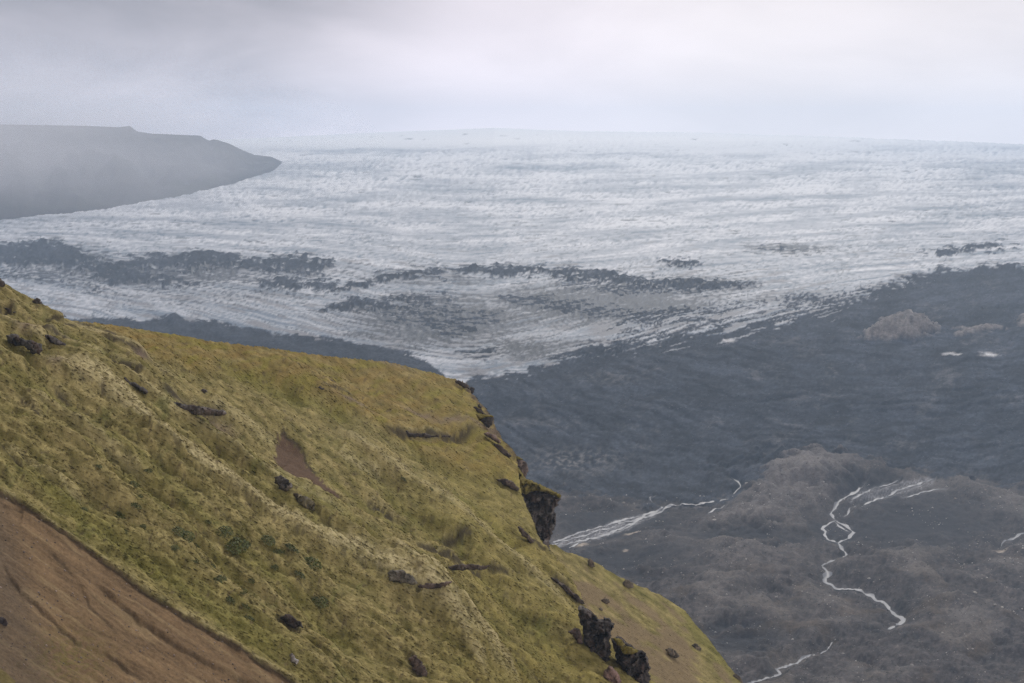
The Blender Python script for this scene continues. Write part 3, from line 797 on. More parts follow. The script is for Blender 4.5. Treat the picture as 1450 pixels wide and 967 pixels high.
# landslip scar
SCAR = [(392, 614), (402, 612), (415, 622), (430, 638), (440, 655), (455, 672), (475, 692), (496, 716), (470, 716), (440, 696), (415, 682), (395, 668), (386, 645)]
d = sdf(WX, WY, SCAR) * main
scar = sst(d, -1, 2.5) * main * sst(d + 5 * fbm(UX / 10, UY / 10, 3, 490) + np.interp(UY, [660, 720], [8, -1]), -2, 2)
scar = np.where(main & (d > -1), scar, 0) * sst(d + 4 * fbm(UX / 7, UY / 5, 4, 492, 0.65), -1, 2.5)
zz -= 0.5 * sst(d, -1, 4) * main * np.interp(UY, [610, 700], [1.0, 0.2])
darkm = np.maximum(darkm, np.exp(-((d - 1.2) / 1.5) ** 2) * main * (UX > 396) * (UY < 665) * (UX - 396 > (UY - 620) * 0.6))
# green furrows
for pts, wdt, a, dep in [
    ([(268, 590), (300, 620), (350, 655), (400, 695), (440, 730), (500, 770), (560, 810)], 8, 0.8, 0.5),
    ([(330, 525), (380, 548), (420, 570), (470, 590), (520, 605)], 9, 0.6, 0.5),
    ([(500, 608), (600, 650), (680, 680), (735, 700)], 8, 0.3, 0.3),
    ([(640, 690), (680, 730), (710, 762), (760, 800)], 9, 0.7, 0.4),
    ([(-60, 625), (60, 700), (120, 740), (200, 792), (300, 860), (400, 925), (450, 965)], 16, 0.75, 0.2),
    ([(300, 505), (340, 530), (390, 545)], 10, 0.7, 0.2), ([(600, 560), (660, 580)], 8, 0.4, 0.1), ([(570, 690), (600, 720), (650, 760)], 7, 0.5, 0.3),
    ([(950, 850), (975, 880), (1010, 920), (1050, 985)], 12, 0.7, 0.1), ([(840, 800), (900, 835), (960, 870)], 8, 0.5, 0.1),
]:
    xs = [p[0] for p in pts]; ys = [p[1] for p in pts]
    s = (UX > min(xs) - 40) & (UX < max(xs) + 40) & (UY > min(ys) - 40) & (UY < max(ys) + 40)
    d, sd_, tt = pline(WX[s], WY[s], pts)
    fade = np.clip(np.minimum(tt, 1 - tt) * 5, 0, 1) * np.exp(-(d / wdt) ** 2)
    greenm[s] = np.maximum(greenm[s], a * fade); zz[s] -= 2.0 * dep * fade
for pts, wdt, dep in [
    ([(-40, 500), (60, 560), (180, 645), (330, 765), (470, 875), (600, 975)], 13, 0.9),
    ([(60, 590), (200, 690), (300, 770), (380, 840)], 10, 0.6),
    ([(230, 600), (330, 668), (420, 735), (520, 815), (560, 850)], 9, 0.8),
    ([(430, 590), (560, 690), (680, 800), (790, 905), (850, 975)], 12, 1.0),
    ([(540, 680), (640, 770), (730, 860), (800, 950)], 12, 1.1),
    ([(640, 830), (700, 880), (760, 945), (790, 985)], 16, 1.2),
    ([(20, 430), (110, 490), (220, 560)], 7, 0.5),
    ([(340, 590), (420, 640), (520, 700), (620, 760)], 8, 0.7),
]:
    s = near(pts, 70)
    d, sd_, tt = pline(WX[s] + 3 * fbm(UX[s] / 30, UY[s] / 30, 2, 486), WY[s], pts)
    dd_ = d * sd_
    fade = np.clip(np.minimum(tt, 1 - tt) * 5, 0, 1)
    zz[s] -= 1.5 * dep * fade * np.where(dd_ > 0, np.exp(-(dd_ / (wdt * 2.2)) ** 2), np.exp(-(dd_ / (wdt * 0.7)) ** 2))
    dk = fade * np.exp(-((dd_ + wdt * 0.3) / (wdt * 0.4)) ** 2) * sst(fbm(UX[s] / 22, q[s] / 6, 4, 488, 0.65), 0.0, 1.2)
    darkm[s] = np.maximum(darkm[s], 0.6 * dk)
    greenm[s] = np.maximum(greenm[s], 0.5 * fade * np.exp(-((dd_ - wdt * 0.5) / (wdt * 0.7)) ** 2))
# moor on the shoulder (reddish), from skyline to the furrow
moor_low = np.interp(UX, [0, 110, 220, 300, 380, 450, 520, 620, 735], [380, 455, 515, 530, 548, 580, 605, 650, 700])
moor = sst(moor_low - UY, -6, 14) * main * (UX > 100)
zz += moor * 0.6

ek = UY - np.interp(UX, e_px, e1y)
sk = np.exp(-(((UX - 435) / 75) ** 2 + ((UY - 655) / 60) ** 2))
zz *= 1 - 0.6 * sk
zz *= np.where((UX < 660) & ~main, 0.12, 1.0)
zz *= np.where((UX < 655) & (UX > 90) & main, lerp(0.15, 1.0, sst(ek, 0, 45)), 1.0)
grassy = (1 - np.maximum(soil, scar)) * (1 - np.clip(darkm, 0, 1))
tus_amp = np.where(main, 0.07, 0.07)
zz += grassy * tus_amp * (tus + 0.7 * tus2)
zz *= np.clip(1 - over / 30, 0, 1)
edge_soft = 0
zh = lev + zz - over2 * (0.25 + 0.75 * sst(over2, 0, 14)) * 0.95
zh = np.maximum(zh, -25.0 - 0 * zh)

# --- colours
tan = np.array([0.225, 0.190, 0.095]); olive = np.array([0.118, 0.105, 0.036]); green = np.array([0.078, 0.092, 0.025])
hc = mixc(np.broadcast_to(olive, hD.shape + (3,)).copy(), tan, 0.5 + 0.28 * streakh + 0.34 * clump)
hc = mixc(hc, green, sst(fbm(UX / 60, UY / 40, 4, 505) + 0.4 * fbm(UX / 9, UY / 6, 3, 507), 0.5, 2.0) * 0.55)
hc = mixc(hc, (0.160, 0.112, 0.036), moor * (0.55 + 0.3 * fbm(UX / 30, UY / 8, 4, 510)))
hc = mixc(hc, (0.15, 0.135, 0.028), moor * sst(fbm(UX / 50, UY / 14, 3, 513), 0.0, 0.9) * 0.7)
hc = mixc(hc, (0.118, 0.118, 0.028), greenm * 0.8)
# right third of the face is yellower moss
hc = mixc(hc, (0.180, 0.155, 0.045), sst(UX, 560, 700) * main * (0.35 + 0.25 * streakh))
hc = hc * np.clip(0.95 + 0.12 * fbm(UX / 9.0, (UY - 0.45 * UX) / 2.2, 3, 515) + 0.15 * clump + 0.07 * tus, 0.4, 1.7)[..., None]
hc = mixc(hc, (0.38, 0.335, 0.215), palem * 0.9)
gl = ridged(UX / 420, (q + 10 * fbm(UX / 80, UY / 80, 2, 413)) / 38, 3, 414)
hc = mixc(hc, (0.078, 0.070, 0.026), main * sst(-gl, -0.12, 0.22) * 0.6 * sst(fbm(UX / 40, UY / 25, 3, 518), -1.2, 0.8))  # shade of the hollows between fall-line ribs put into the turf colour
blot = sst(fbm(UX / 16, UY / 6, 4, 520), 0.85, 1.3) * main
hc = mixc(hc, (0.075, 0.058, 0.035), blot * 0.7)
# scree on the lower tier
scr = tier2 * sst(fbm(UX / 60, q / 22, 4, 525) + np.interp(UY - np.interp(UX, e_px, e2y), [0, 25, 60, 120], [-1.3, -0.2, 0.7, 0.5]), -0.2, 0.6)
hc = mixc(hc, (0.150, 0.112, 0.078), scr * 0.8)
sc_ = np.array([0.112, 0.077, 0.049])
sv = 1 + 0.30 * rill + 0.16 * fbm(UX / 60, q / 14, 4, 530) + 0.14 * fbm(UX / 50, q / 2.5, 4, 531, 0.7) + 0.14 * fbm(UX / 4, UY / 3, 3, 532)
scol = sc_ * np.clip(sv, 0.35, 1.9)[..., None]
scol = mixc(scol, (0.20, 0.150, 0.095), sst(fbm(UX / 110, q / 9, 3, 535), 0.3, 1.1) * 0.7)
scol = mixc(scol, (0.105, 0.095, 0.030), np.exp(-(((UX - 95) / 55) ** 2 + ((UY - 925) / 40) ** 2)) * 0.6 * sst(fbm(UX / 9, UY / 6, 3, 537), -0.6, 0.5))
scol = mixc(scol, (0.07, 0.06, 0.055), sst(60 - UX + 0.3 * (UY - 800), 0, 60) * 0.5)
hc = hc + (scol - hc) * soil[..., None]
cg = sst(UY - 938 - UX * 0.9, 0, 6) * main
hc = mixc(hc, (0.11, 0.095, 0.035), cg * 0.7)
hc = mixc(hc, np.array([0.080, 0.052, 0.042]), scar * 0.95)
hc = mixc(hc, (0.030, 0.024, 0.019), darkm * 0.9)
# bare stony patches
for (bx, by, rx, ry) in [(40, 480, 14, 8), (78, 535, 12, 10), (200, 520, 10, 5), (165, 485, 14, 4), (595, 587, 20, 3.5), (640, 605, 26, 4), (690, 618, 26, 5), (300, 600, 30, 8), (500, 580, 25, 2.5), (520, 507, 50, 3)]:
    g = np.exp(-(((WX - bx) / rx) ** 2 + ((WY - by - 0.3 * (WX - bx)) / ry) ** 2)) * main
    hc = mixc(hc, (0.15, 0.115, 0.10), g * 0.8)
eg = pline(UX, UY, [(650, 541), (662, 549), (668, 562), (680, 578), (690, 591), (697, 607), (705, 622), (712, 631), (722, 647), (734, 662)])[0]
eg = np.where(main, eg, 99)
hc = mixc(hc, (0.075, 0.055, 0.042), (1 - sst(eg + 3.5 * fbm(UX / 16, UY / 4, 4, 540, 0.65), 1.0, 6.0)) * 0.9)
hc = hc * np.array([1.16, 1.13, 0.95])
hc = hc * np.where(np.maximum(soil, scar)[..., None] > 0.5, 1.12, 1.12)
hc = np.where(((over > 0.6) & (over2 > 2))[..., None], np.array([0.07, 0.055, 0.045]), hc)
hc = np.clip(hc, 0.012, 0.6)
hv = np.stack([hX, hD, zh], -1)
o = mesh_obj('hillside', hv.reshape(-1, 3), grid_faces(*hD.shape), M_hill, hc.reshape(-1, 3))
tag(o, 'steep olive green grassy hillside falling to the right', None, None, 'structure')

# --- grass tufts over the turf (uncountable)
vis = (grassy > 0.6) & (hD > 84) & (QX > -40) & ((over <= 0.3) | ((over > 3) & (over2 <= 0.5) & (QX2 < 1150))) & (QY < 1010) & (cg < 2)
cand = np.argwhere(vis)
NT = 80000
pick = cand[RNG.integers(0, len(cand), NT)]
ri, ci = pick[:, 0], pick[:, 1]
jit = RNG.random((NT, 2)) - 0.5
base = hv[ri, ci].copy()
base[:, 0] += jit[:, 0] * 0.3; base[:, 1] += jit[:, 1] * 0.3; base[:, 2] -= SL * jit[:, 0] * 0.3 + 0.05
tc = hc[ri, ci] * (0.78 + 0.6 * RNG.random((NT, 1)))
NB = 5
size = (0.09 + 0.15 * RNG.random(NT)) * np.interp(base[:, 1], [90, 330], [0.8, 1.35]) * (1 + 0.5 * palem[ri, ci])
bv = np.zeros((NT, NB, 3, 3)); bc = np.zeros((NT, NB, 3, 3))
tcl = (1.0 + 0.12 * np.clip(clump[ri, ci], -1.5, 1.5))[:, None]
tc = tc * np.clip(tcl, 0.5, 1.4)
nrm = np.array([SL, 0, 1.0]) / math.hypot(SL, 1); dwn = np.array([1.0, 0, -SL]) / math.hypot(SL, 1); lat = np.array([0, 1.0, 0])
for b in range(NB):
    th = (RNG.random(NT) - 0.5) * 2.0 - 0.25
    ln_ = size * (0.9 + 1.5 * RNG.random(NT))
    dirv = dwn[None] * np.cos(th)[:, None] + lat[None] * np.sin(th)[:, None]
    lift = (0.06 + 0.20 * RNG.random(NT))
    root = base + (RNG.random((NT, 3)) - 0.5) * (size * 1.2)[:, None] * np.array([1, 1, 0.2])
    root[:, 2] += -SL * (root[:, 0] - base[:, 0])
    wv = np.cross(dirv, nrm[None]) * (size * 0.14)[:, None] + nrm[None] * (size * 0.10)[:, None]
    bv[:, b, 0] = root - wv; bv[:, b, 1] = root + wv
    bv[:, b, 2] = root + dirv * ln_[:, None] + nrm[None] * (ln_ * lift)[:, None]
    vv = (0.8 + 0.4 * RNG.random(NT))[:, None]
    for k, m_ in enumerate((0.8, 0.9, 1.2)):
        bc[:, b, k] = tc * m_ * vv
gx_ = np.gradient(zh, axis=1) / np.gradient(hX, axis=1)
gy_ = np.gradient(zh, axis=0) / np.gradient(hD, axis=0) - gx_ * hA
gn = np.stack([-gx_, -gy_, np.ones_like(gx_)], -1)[ri, ci]
gn = gn / np.linalg.norm(gn, axis=1)[:, None] + 0.22 * RNG.normal(size=(NT, 3))
gn = gn / np.linalg.norm(gn, axis=1)[:, None]
o = mesh_obj('grass', bv.reshape(-1, 3), np.arange(NT * NB * 3).reshape(-1, 3), M_grass, np.clip(bc.reshape(-1, 3), 0.01, 0.6), smooth=True)
o.data.normals_split_custom_set_from_vertices(np.repeat(gn, NB * 3, 0).tolist())
tag(o, 'short windswept grass tufts covering the hillside', 'grass', None, 'stuff')


def hill_z(x, d):
    a = np.asarray(x, float) / np.asarray(d, float)
    ci = np.clip((a - ha[0]) / (ha[1] - ha[0]), 0, len(ha) - 1.001); ri = np.clip(np.interp(d, hd, np.arange(len(hd))), 0, len(hd) - 1.001)
    c0 = ci.astype(int); r0 = ri.astype(int); fc = ci - c0; fr = ri - r0
    return ((zh[r0, c0] * (1 - fc) + zh[r0, c0 + 1] * fc) * (1 - fr) + (zh[r0 + 1, c0] * (1 - fc) + zh[r0 + 1, c0 + 1] * fc) * fr)


def hill_hit(px, py, tier=1):
    a, b, c = ray(float(px), float(py))
    ds = np.linspace(85, 370, 4000)
    zr = CZ + ds * c / b
    zt = hill_z(ds * a / b, ds)
    ok = zr < zt
    k = np.argmax(ok) if ok.any() else len(ds) - 1
    return ds[k] * a / b, ds[k], zt[k]


# ================================================================== rock outcrops: outline, own distance, real thickness
def rock_mesh(poly, Dist, thick, seed, colfn, step=1.1, rough=1.0, layer=6.0, edge=1.2):
    """closed rock body: front and back relief joined along a ragged outline"""
    poly = np.asarray(poly, float)
    x0, y0 = poly.min(0) - 4; x1, y1 = poly.max(0) + 4
    gx = np.arange(x0, x1, step); gy = np.arange(y0, y1, step)
    GX, GY = np.meshgrid(gx, gy)
    d = sdf(GX, GY, poly) + edge * fbm(GX / 9, GY / 7, 3, seed)
    ins = d > 0
    cell = ins[:-1, :-1] & ins[1:, :-1] & ins[:-1, 1:] & ins[1:, 1:]
    r = max(2.5, min(8.0, d.max() * 0.6))
    prof = np.clip(d / r, 0, 1) ** 0.4
    rg = np.random.default_rng(seed)
    nc_ = max(5, int((x1 - x0) * (y1 - y0) / 110))
    cx_ = rg.uniform(x0, x1, nc_); cy_ = rg.uniform(y0, y1, nc_)
    qx = GX + 2 * fbm(GX / 6, GY / 6, 2, seed + 2); qy = GY + 2 * fbm(GX / 6, GY / 6, 2, seed + 4)
    dist2 = (qx[..., None] - cx_) ** 2 * 1.5 + (qy[..., None] - cy_) ** 2
    own = np.argmin(dist2, -1); srt = np.sort(dist2, -1)
    crack = 1 - sst(np.sqrt(srt[..., 1]) - np.sqrt(srt[..., 0]), 0.0, 1.4)
    tlx, tly, hh_ = rg.normal(0, 0.16, nc_), rg.normal(0, 0.16, nc_), rg.normal(0, 0.9, nc_)
    blk = hh_[own] + tlx[own] * (qx - cx_[own]) + tly[own] * (qy - cy_[own]) - 0.7 * crack
    lay = ridged(GX / 45, GY / layer, 3, seed + 5)
    rel = 0.75 * blk + 0.3 * lay + 0.25 * fbm(GX / 4, GY / 4, 3, seed + 9)
    yw = prof * thick * (0.75 + 0.25 * rough * rel)
    idx = -np.ones(GX.shape, int)
    usedv = np.zeros(GX.shape, bool)
    for a in (slice(None, -1), slice(1, None)):
        for b in (slice(None, -1), slice(1, None)):
            usedv[a, b] |= cell
    idx[usedv] = np.arange(usedv.sum()); n = usedv.sum()
    cnt = np.zeros(GX.shape, int)
    for a in (slice(None, -1), slice(1, None)):
        for b in (slice(None, -1), slice(1, None)):
            cnt[a, b] += cell
    border = usedv & (cnt < 4)
    yw = np.where(border, 0.0, yw)
    ax, ay, az = ray(GX, GY)

    def pos(off):
        Y = Dist + off; t = Y / ay
        return np.stack([ax * t, Y, CZ + az * t], -1)
    # back keeps the metric outline of the front (parallel shift)
    fr = pos(-yw * 0.6)
    p0 = pos(0 * yw); bk = p0 + np.stack([0 * yw, yw, 0 * yw - 0.15 * yw], -1)
    V = np.concatenate([fr[usedv], bk[usedv]])
    i0 = idx[:-1, :-1][cell]; i1 = idx[:-1, 1:][cell]; i2 = idx[1:, 1:][cell]; i3 = idx[1:, :-1][cell]
    bmap = np.arange(n) + n
    bmap[border[usedv]] = np.arange(n)[border[usedv]]
    Fq = np.concatenate([np.stack([i3, i2, i1, i0], -1), np.stack([bmap[i0], bmap[i1], bmap[i2], bmap[i3]], -1)])
    c = colfn(GX, GY, d, rel)[usedv]
    C = np.concatenate([c, c])
    return subset(V, C, Fq)


def dark_rock(base=(0.040, 0.034, 0.030), lich=(0.17, 0.16, 0.145), la=0.35, brown=(0.085, 0.055, 0.042), ba=0.4, seed=0):
    def f(GX, GY, d, rel):
        c = np.broadcast_to(np.array(base) * 1.5, GX.shape + (3,)) * np.clip(1 + 0.35 * rel, 0.5, 1.7)[..., None]
        c = mixc(c, brown, ba * sst(fbm(GX / 14, GY / 20, 3, 600 + seed), 0.0, 0.9))
        c = mixc(c, lich, la * sst(fbm(GX / 9, GY / 7, 4, 620 + seed), 0.5, 1.1))
        return np.clip(c, 0.01, 0.5)
    return f


def turf(GX, GY, d, rel):
    c = np.broadcast_to(np.array((0.165, 0.135, 0.032)), GX.shape + (3,)) * np.clip(1 + 0.25 * fbm(GX / 4, GY / 2.5, 3, 640), 0.5, 1.6)[..., None]
    return mixc(c, (0.21, 0.17, 0.07), sst(fbm(GX / 10, GY / 4, 3, 645), 0, 0.8) * 0.6)


def empty(name, loc):
    o = bpy.data.objects.new(name, None); scene.collection.objects.link(o); o.location = loc
    o.empty_display_size = 0.5
    return o


def part(name, poly, Dist, thick, seed, colfn, mat, root, **kw):
    v, c, f = rock_mesh(poly, Dist, thick, seed, colfn, **kw)
    if root is not None:
        v = v - np.array(root.location)[None]
    return mesh_obj(name, v, f, mat, c, parent=root, smooth=('cap' in name))


def outcrop(name, label, cat, base_px, parts, Dist=None, group=None):
    x, dd, z = hill_hit(*base_px)
    Dd = Dist if Dist else dd
    a, b, c = ray(*[float(k) for k in base_px])
    root = empty(name, (Dd * a / b, Dd, CZ + Dd * c / b))
    tag(root, label, cat, group)
    for (pn, poly, off, thick, seed, colfn, mat, kw) in parts:
        part(pn, poly, Dd + off, thick, seed, colfn, mat, root, **kw)
    return root


d_big = plane_hit(793, 705)[1]
outcrop('cliff_outcrop', 'big dark overhanging cliff block with grassy top at the hill edge', 'cliff', (765, 772), [
    ('rock_face', [(733, 694), (742, 697), (757, 691), (775, 697), (794, 705), (789, 716), (787, 728), (788, 742), (783, 754), (779, 765), (780, 784), (774, 788), (750, 790), (735, 745), (724, 708), (722, 696)], 0.0, 4.5, 701, dark_rock(la=0.75, seed=1), M_rock, dict(layer=9, edge=1.6)),
    ('grass_cap', [(700, 640), (722, 648), (735, 660), (745, 678), (752, 680), (765, 685), (780, 692), (795, 701), (795, 707), (778, 701), (758, 695), (744, 701), (733, 698), (715, 690), (690, 680)], -1.0, 6.0, 702, turf, M_hill, dict(edge=0.8)),
], Dist=d_big)
outcrop('rock_outcrop', 'brown layered rock nose above the big cliff block', 'rock', (735, 678), [
    ('rock_face', [(706, 668), (716, 664), (722, 650), (736, 647), (744, 653), (749, 662), (746, 672), (741, 680), (730, 678), (716, 674)], -1.0, 3.0, 711, dark_rock(base=(0.075, 0.055, 0.042), la=0.2, seed=2), M_rock, dict(layer=4)),
    ('grass_cap', [(706, 642), (722, 644), (738, 647), (742, 651), (722, 653), (718, 662), (704, 664)], -1.6, 2.0, 712, turf, M_hill, dict(edge=0.6)),
])
outcrop('rock_outcrop', 'small dark rock overhang jutting from the upper hill edge', 'rock', (690, 606), [
    ('rock_face', [(676, 594), (684, 589), (696, 588), (700, 592), (698, 599), (693, 607), (688, 606), (682, 599)], -1.0, 2.4, 721, dark_rock(la=0.25, seed=3), M_rock, dict(layer=4, edge=0.9)),
    ('grass_cap', [(672, 586), (686, 586), (699, 588), (700, 591), (686, 592), (678, 596)], -1.5, 1.6, 722, turf, M_hill, dict(edge=0.5)),
])
outcrop('rock_outcrop', 'flat reddish brown rock ledge below the small overhang', 'rock', (698, 626), [
    ('rock_face', [(682, 613), (692, 611), (703, 616), (710, 624), (709, 630), (700, 626), (690, 620)], -1.0, 2.0, 731, dark_rock(base=(0.11, 0.078, 0.062), la=0.2, seed=4), M_rock, dict(layer=4, edge=0.7))])
outcrop('rock_outcrop', 'topmost dark notch rock on the hill edge skyline', 'rock', (668, 558), [
    ('rock_face', [(661, 549), (668, 547), (673, 549), (672, 554), (669, 560), (666, 557)], -1.0, 1.6, 741, dark_rock(la=0.1, seed=5), M_rock, dict(layer=3, edge=0.5))])
outcrop('rock_outcrop', 'tiny rock lip between the notch rock and small overhang', 'rock', (680, 576), [
    ('rock_face', [(675, 572), (680, 571), (683, 576), (682, 580), (677, 578)], -1.0, 1.2, 742, dark_rock(la=0.1, seed=6), M_rock, dict(layer=3, edge=0.4))])
for k, (lab, base, poly) in enumerate([
    ('thin layered rock lip at the top corner of the hill edge', (658, 550), [(640, 539), (650, 538), (660, 543), (668, 549), (664, 553), (652, 547)]),
    ('layered rock lip just above the small overhang', (684, 588), [(668, 576), (676, 575), (684, 581), (690, 588), (685, 590), (676, 584)]),
    ('stepped brown ledge between flat ledge and rock nose', (716, 645), [(696, 627), (706, 627), (714, 634), (724, 645), (720, 650), (708, 642)]),
    ('low dark ledge under the rock nose', (722, 690), [(700, 678), (714, 677), (728, 683), (738, 692), (730, 695), (714, 688)]),
    ('thin dark ledge left of the big cliff block', (745, 765), [(728, 742), (736, 744), (748, 756), (758, 768), (752, 770), (738, 758)]),
    ('dark ledge line above the jagged black cliff', (812, 845), [(778, 816), (790, 820), (806, 832), (822, 846), (830, 856), (820, 856), (800, 838), (784, 826)]),
]):
    outcrop('rock_ledge', lab, 'ledge', base, [('rock_face', poly, -0.2, 1.2, 780 + k, dark_rock(base=(0.050, 0.038, 0.030), la=0.25, seed=30 + k), M_rock, dict(layer=3, edge=1.0, step=0.9))])
# lower dark cliffs
outcrop('cliff_outcrop', 'jagged black cliff in the lower grassy slope', 'cliff', (850, 930), [
    ('rock_face', [(817, 862), (825, 859), (836, 864), (845, 872), (851, 882), (856, 875), (866, 877), (869, 884), (866, 896), (864, 905), (866, 920), (865, 935), (857, 943), (853, 967), (850, 985), (834, 985), (838, 950), (836, 935), (828, 925), (826, 905), (822, 885)], 0.0, 4.0, 751, dark_rock(base=(0.032, 0.027, 0.024), la=0.45, seed=7), M_rock, dict(layer=10, edge=1.8)),
    ('side_slab', [(803, 896), (812, 889), (819, 889), (824, 896), (826, 912), (818, 913), (812, 902)], -1.8, 1.6, 752, dark_rock(base=(0.060, 0.044, 0.038), la=0.2, seed=8), M_rock, dict(layer=8)),
])
outcrop('cliff_outcrop', 'dark rock tower with mossy top at the bottom edge', 'cliff', (900, 960), [
    ('rock_face', [(866, 905), (878, 902), (890, 909), (898, 918), (906, 921), (912, 920), (918, 930), (921, 945), (920, 990), (888, 990), (880, 950), (870, 930)], 0.0, 4.0, 761, dark_rock(base=(0.034, 0.028, 0.025), la=0.3, ba=0.6, seed=9), M_rock, dict(layer=9, edge=1.6)),
    ('moss_cap', [(866, 903), (878, 903), (888, 914), (902, 919), (908, 922), (895, 928), (882, 926), (874, 915)], -2.6, 1.4, 762, turf, M_hill, dict(edge=0.8)),
])
outcrop('rock_outcrop', 'reddish brown rock rib at the bottom between the dark cliffs', 'rock', (866, 955), [
    ('rock_face', [(856, 948), (864, 943), (874, 950), (880, 965), (880, 985), (852, 985), (852, 962)], -2.5, 2.2, 771, dark_rock(base=(0.085, 0.055, 0.045), la=0.2, seed=10), M_rock, dict(layer=10))])

# ledges and rocks in the turf
for nm, lab, base, poly, th, seed, cf in [
    ('rock_ledge', 'dark overhanging rock ledge above a green hollow on the left slope', (275, 588), [(228, 569), (245, 568), (262, 572), (280, 574), (300, 578), (316, 580), (322, 585), (318, 591), (302, 589), (280, 588), (262, 586), (246, 580)], 1.2, 801, dark_rock(base=(0.050, 0.042, 0.036), la=0.6, seed=11)),
    ('rock_outcrop', 'rounded rock outcrop with black front near the left picture edge', (48, 503), [(8, 474), (22, 472), (34, 480), (48, 482), (58, 486), (60, 495), (56, 503), (46, 502), (36, 492), (24, 490), (12, 486)], 1.4, 802, dark_rock(base=(0.042, 0.038, 0.034), la=0.5, ba=0.7, seed=12)),
    ('rock_ledge', 'narrow black rock ledge slanting across the upper left slope', (178, 538), [(147, 519), (156, 521), (170, 530), (184, 538), (198, 545), (212, 556), (206, 558), (190, 549), (172, 540), (158, 532)], 0.9, 803, dark_rock(base=(0.036, 0.032, 0.030), la=0.4, seed=13)),
    ('rock_ledge', 'dark rocky bank on the slope at the far left edge', (10, 442), [(-14, 428), (0, 431), (12, 437), (24, 441), (20, 445), (4, 443), (-14, 437)], 0.8, 804, dark_rock(seed=14)),
    ('rock_ledge', 'lichen spotted rock ledge below the left skyline', (80, 488), [(48, 466), (62, 471), (78, 477), (96, 489), (106, 497), (98, 500), (84, 492), (68, 485), (54, 476)], 0.9, 805, dark_rock(base=(0.05, 0.043, 0.04), la=0.6, seed=15)),
    ('rock_outcrop', 'grey lichen covered rock beside the brown landslip scar', (398, 694), [(388, 674), (398, 671), (406, 677), (412, 684), (414, 691), (404, 697), (394, 692), (389, 684)], 1.1, 806, dark_rock(base=(0.06, 0.052, 0.045), la=0.8, seed=16)),
    ('rock_outcrop', 'low mossy rock below the lichen covered rock', (438, 722), [(412, 696), (426, 699), (440, 706), (448, 716), (446, 724), (434, 722), (422, 714)], 0.9, 807, dark_rock(base=(0.095, 0.082, 0.050), la=0.6, seed=17)),
    ('rock_ledge', 'thin dark rock ledge in the middle of the right shoulder', (580, 621), [(545, 611), (560, 611), (572, 609), (584, 612), (604, 614), (624, 617), (640, 616), (638, 620), (610, 620), (580, 619), (556, 617)], 0.8, 808, dark_rock(la=0.4, seed=18)),
    ('rock_ledge', 'long dark ledge low on the middle slope', (640, 808), [(588, 800), (606, 799), (630, 801), (650, 798), (672, 798), (694, 801), (690, 806), (664, 808), (636, 808), (606, 808)], 0.8, 809, dark_rock(base=(0.055, 0.044, 0.036), la=0.4, seed=19)),
    ('rock_ledge', 'short brown ledge just below the long ledge', (610, 836), [(592, 827), (606, 825), (622, 825), (640, 823), (638, 828), (620, 833), (602, 836), (592, 834)], 0.7, 810, dark_rock(base=(0.07, 0.052, 0.042), la=0.2, seed=20)),
    ('rock_outcrop', 'pale grey broken rock on the grass ridge beside the long ledge', (568, 828), [(546, 812), (556, 806), (570, 806), (584, 815), (594, 826), (582, 829), (566, 824), (552, 822)], 0.9, 811, dark_rock(base=(0.10, 0.09, 0.07), la=0.8, seed=21)),
    ('rock_outcrop', 'small dark rock cluster low on the slope above the scarp end', (412, 890), [(396, 874), (404, 868), (414, 872), (426, 880), (430, 888), (416, 890), (402, 884)], 0.7, 812, dark_rock(seed=22)),
    ('boulder', 'small white topped rock near the bottom of the soil scarp', (415, 942), [(408, 928), (413, 924), (418, 930), (423, 936), (420, 942), (412, 938)], 0.5, 813, dark_rock(base=(0.16, 0.15, 0.14), la=0.7, seed=23)),
    ('boulder', 'small dark boulder on the upper left skyline', (52, 430), [(46, 426), (50, 421), (56, 424), (62, 431), (58, 434), (50, 432)], 0.7, 814, dark_rock(seed=24)),
    ('boulder', 'dark rock knob on the skyline at the left edge', (2, 406), [(-8, 396), (0, 393), (6, 399), (9, 405), (4, 408), (-6, 408)], 0.7, 815, dark_rock(seed=25)),
    ('boulder', 'small grey stone standing on the turf above the green hollow', (288, 556), [(282, 553), (287, 549), (293, 552), (294, 556), (286, 558)], 0.5, 816, dark_rock(base=(0.09, 0.08, 0.075), seed=26)),
    ('boulder', 'small grey stone on the reddish upper moor', (453, 551), [(447, 548), (453, 545), (459, 549), (460, 552), (450, 553)], 0.5, 817, dark_rock(base=(0.08, 0.07, 0.06), seed=27)),
    ('boulder', 'dark rock half buried in the brown slope at the left edge', (4, 886), [(-6, 874), (2, 870), (9, 878), (11, 886), (2, 889), (-6, 886)], 0.5, 818, dark_rock(base=(0.05, 0.045, 0.045), seed=28)),
    ('rock_outcrop', 'dark soil hollow rock low on the bottom slope', (597, 955), [(578, 930), (588, 926), (600, 938), (606, 952), (604, 968), (590, 968), (584, 948)], 0.8, 819, dark_rock(base=(0.07, 0.052, 0.042), la=0.2, seed=29)),
]:
    outcrop(nm, lab, 'ledge' if nm == 'rock_ledge' else ('boulder' if nm == 'boulder' else 'rock'), base,
            [('rock_face', poly, 0.25, th, seed, cf, M_rock, dict(layer=4, edge=1.3, step=0.9))])
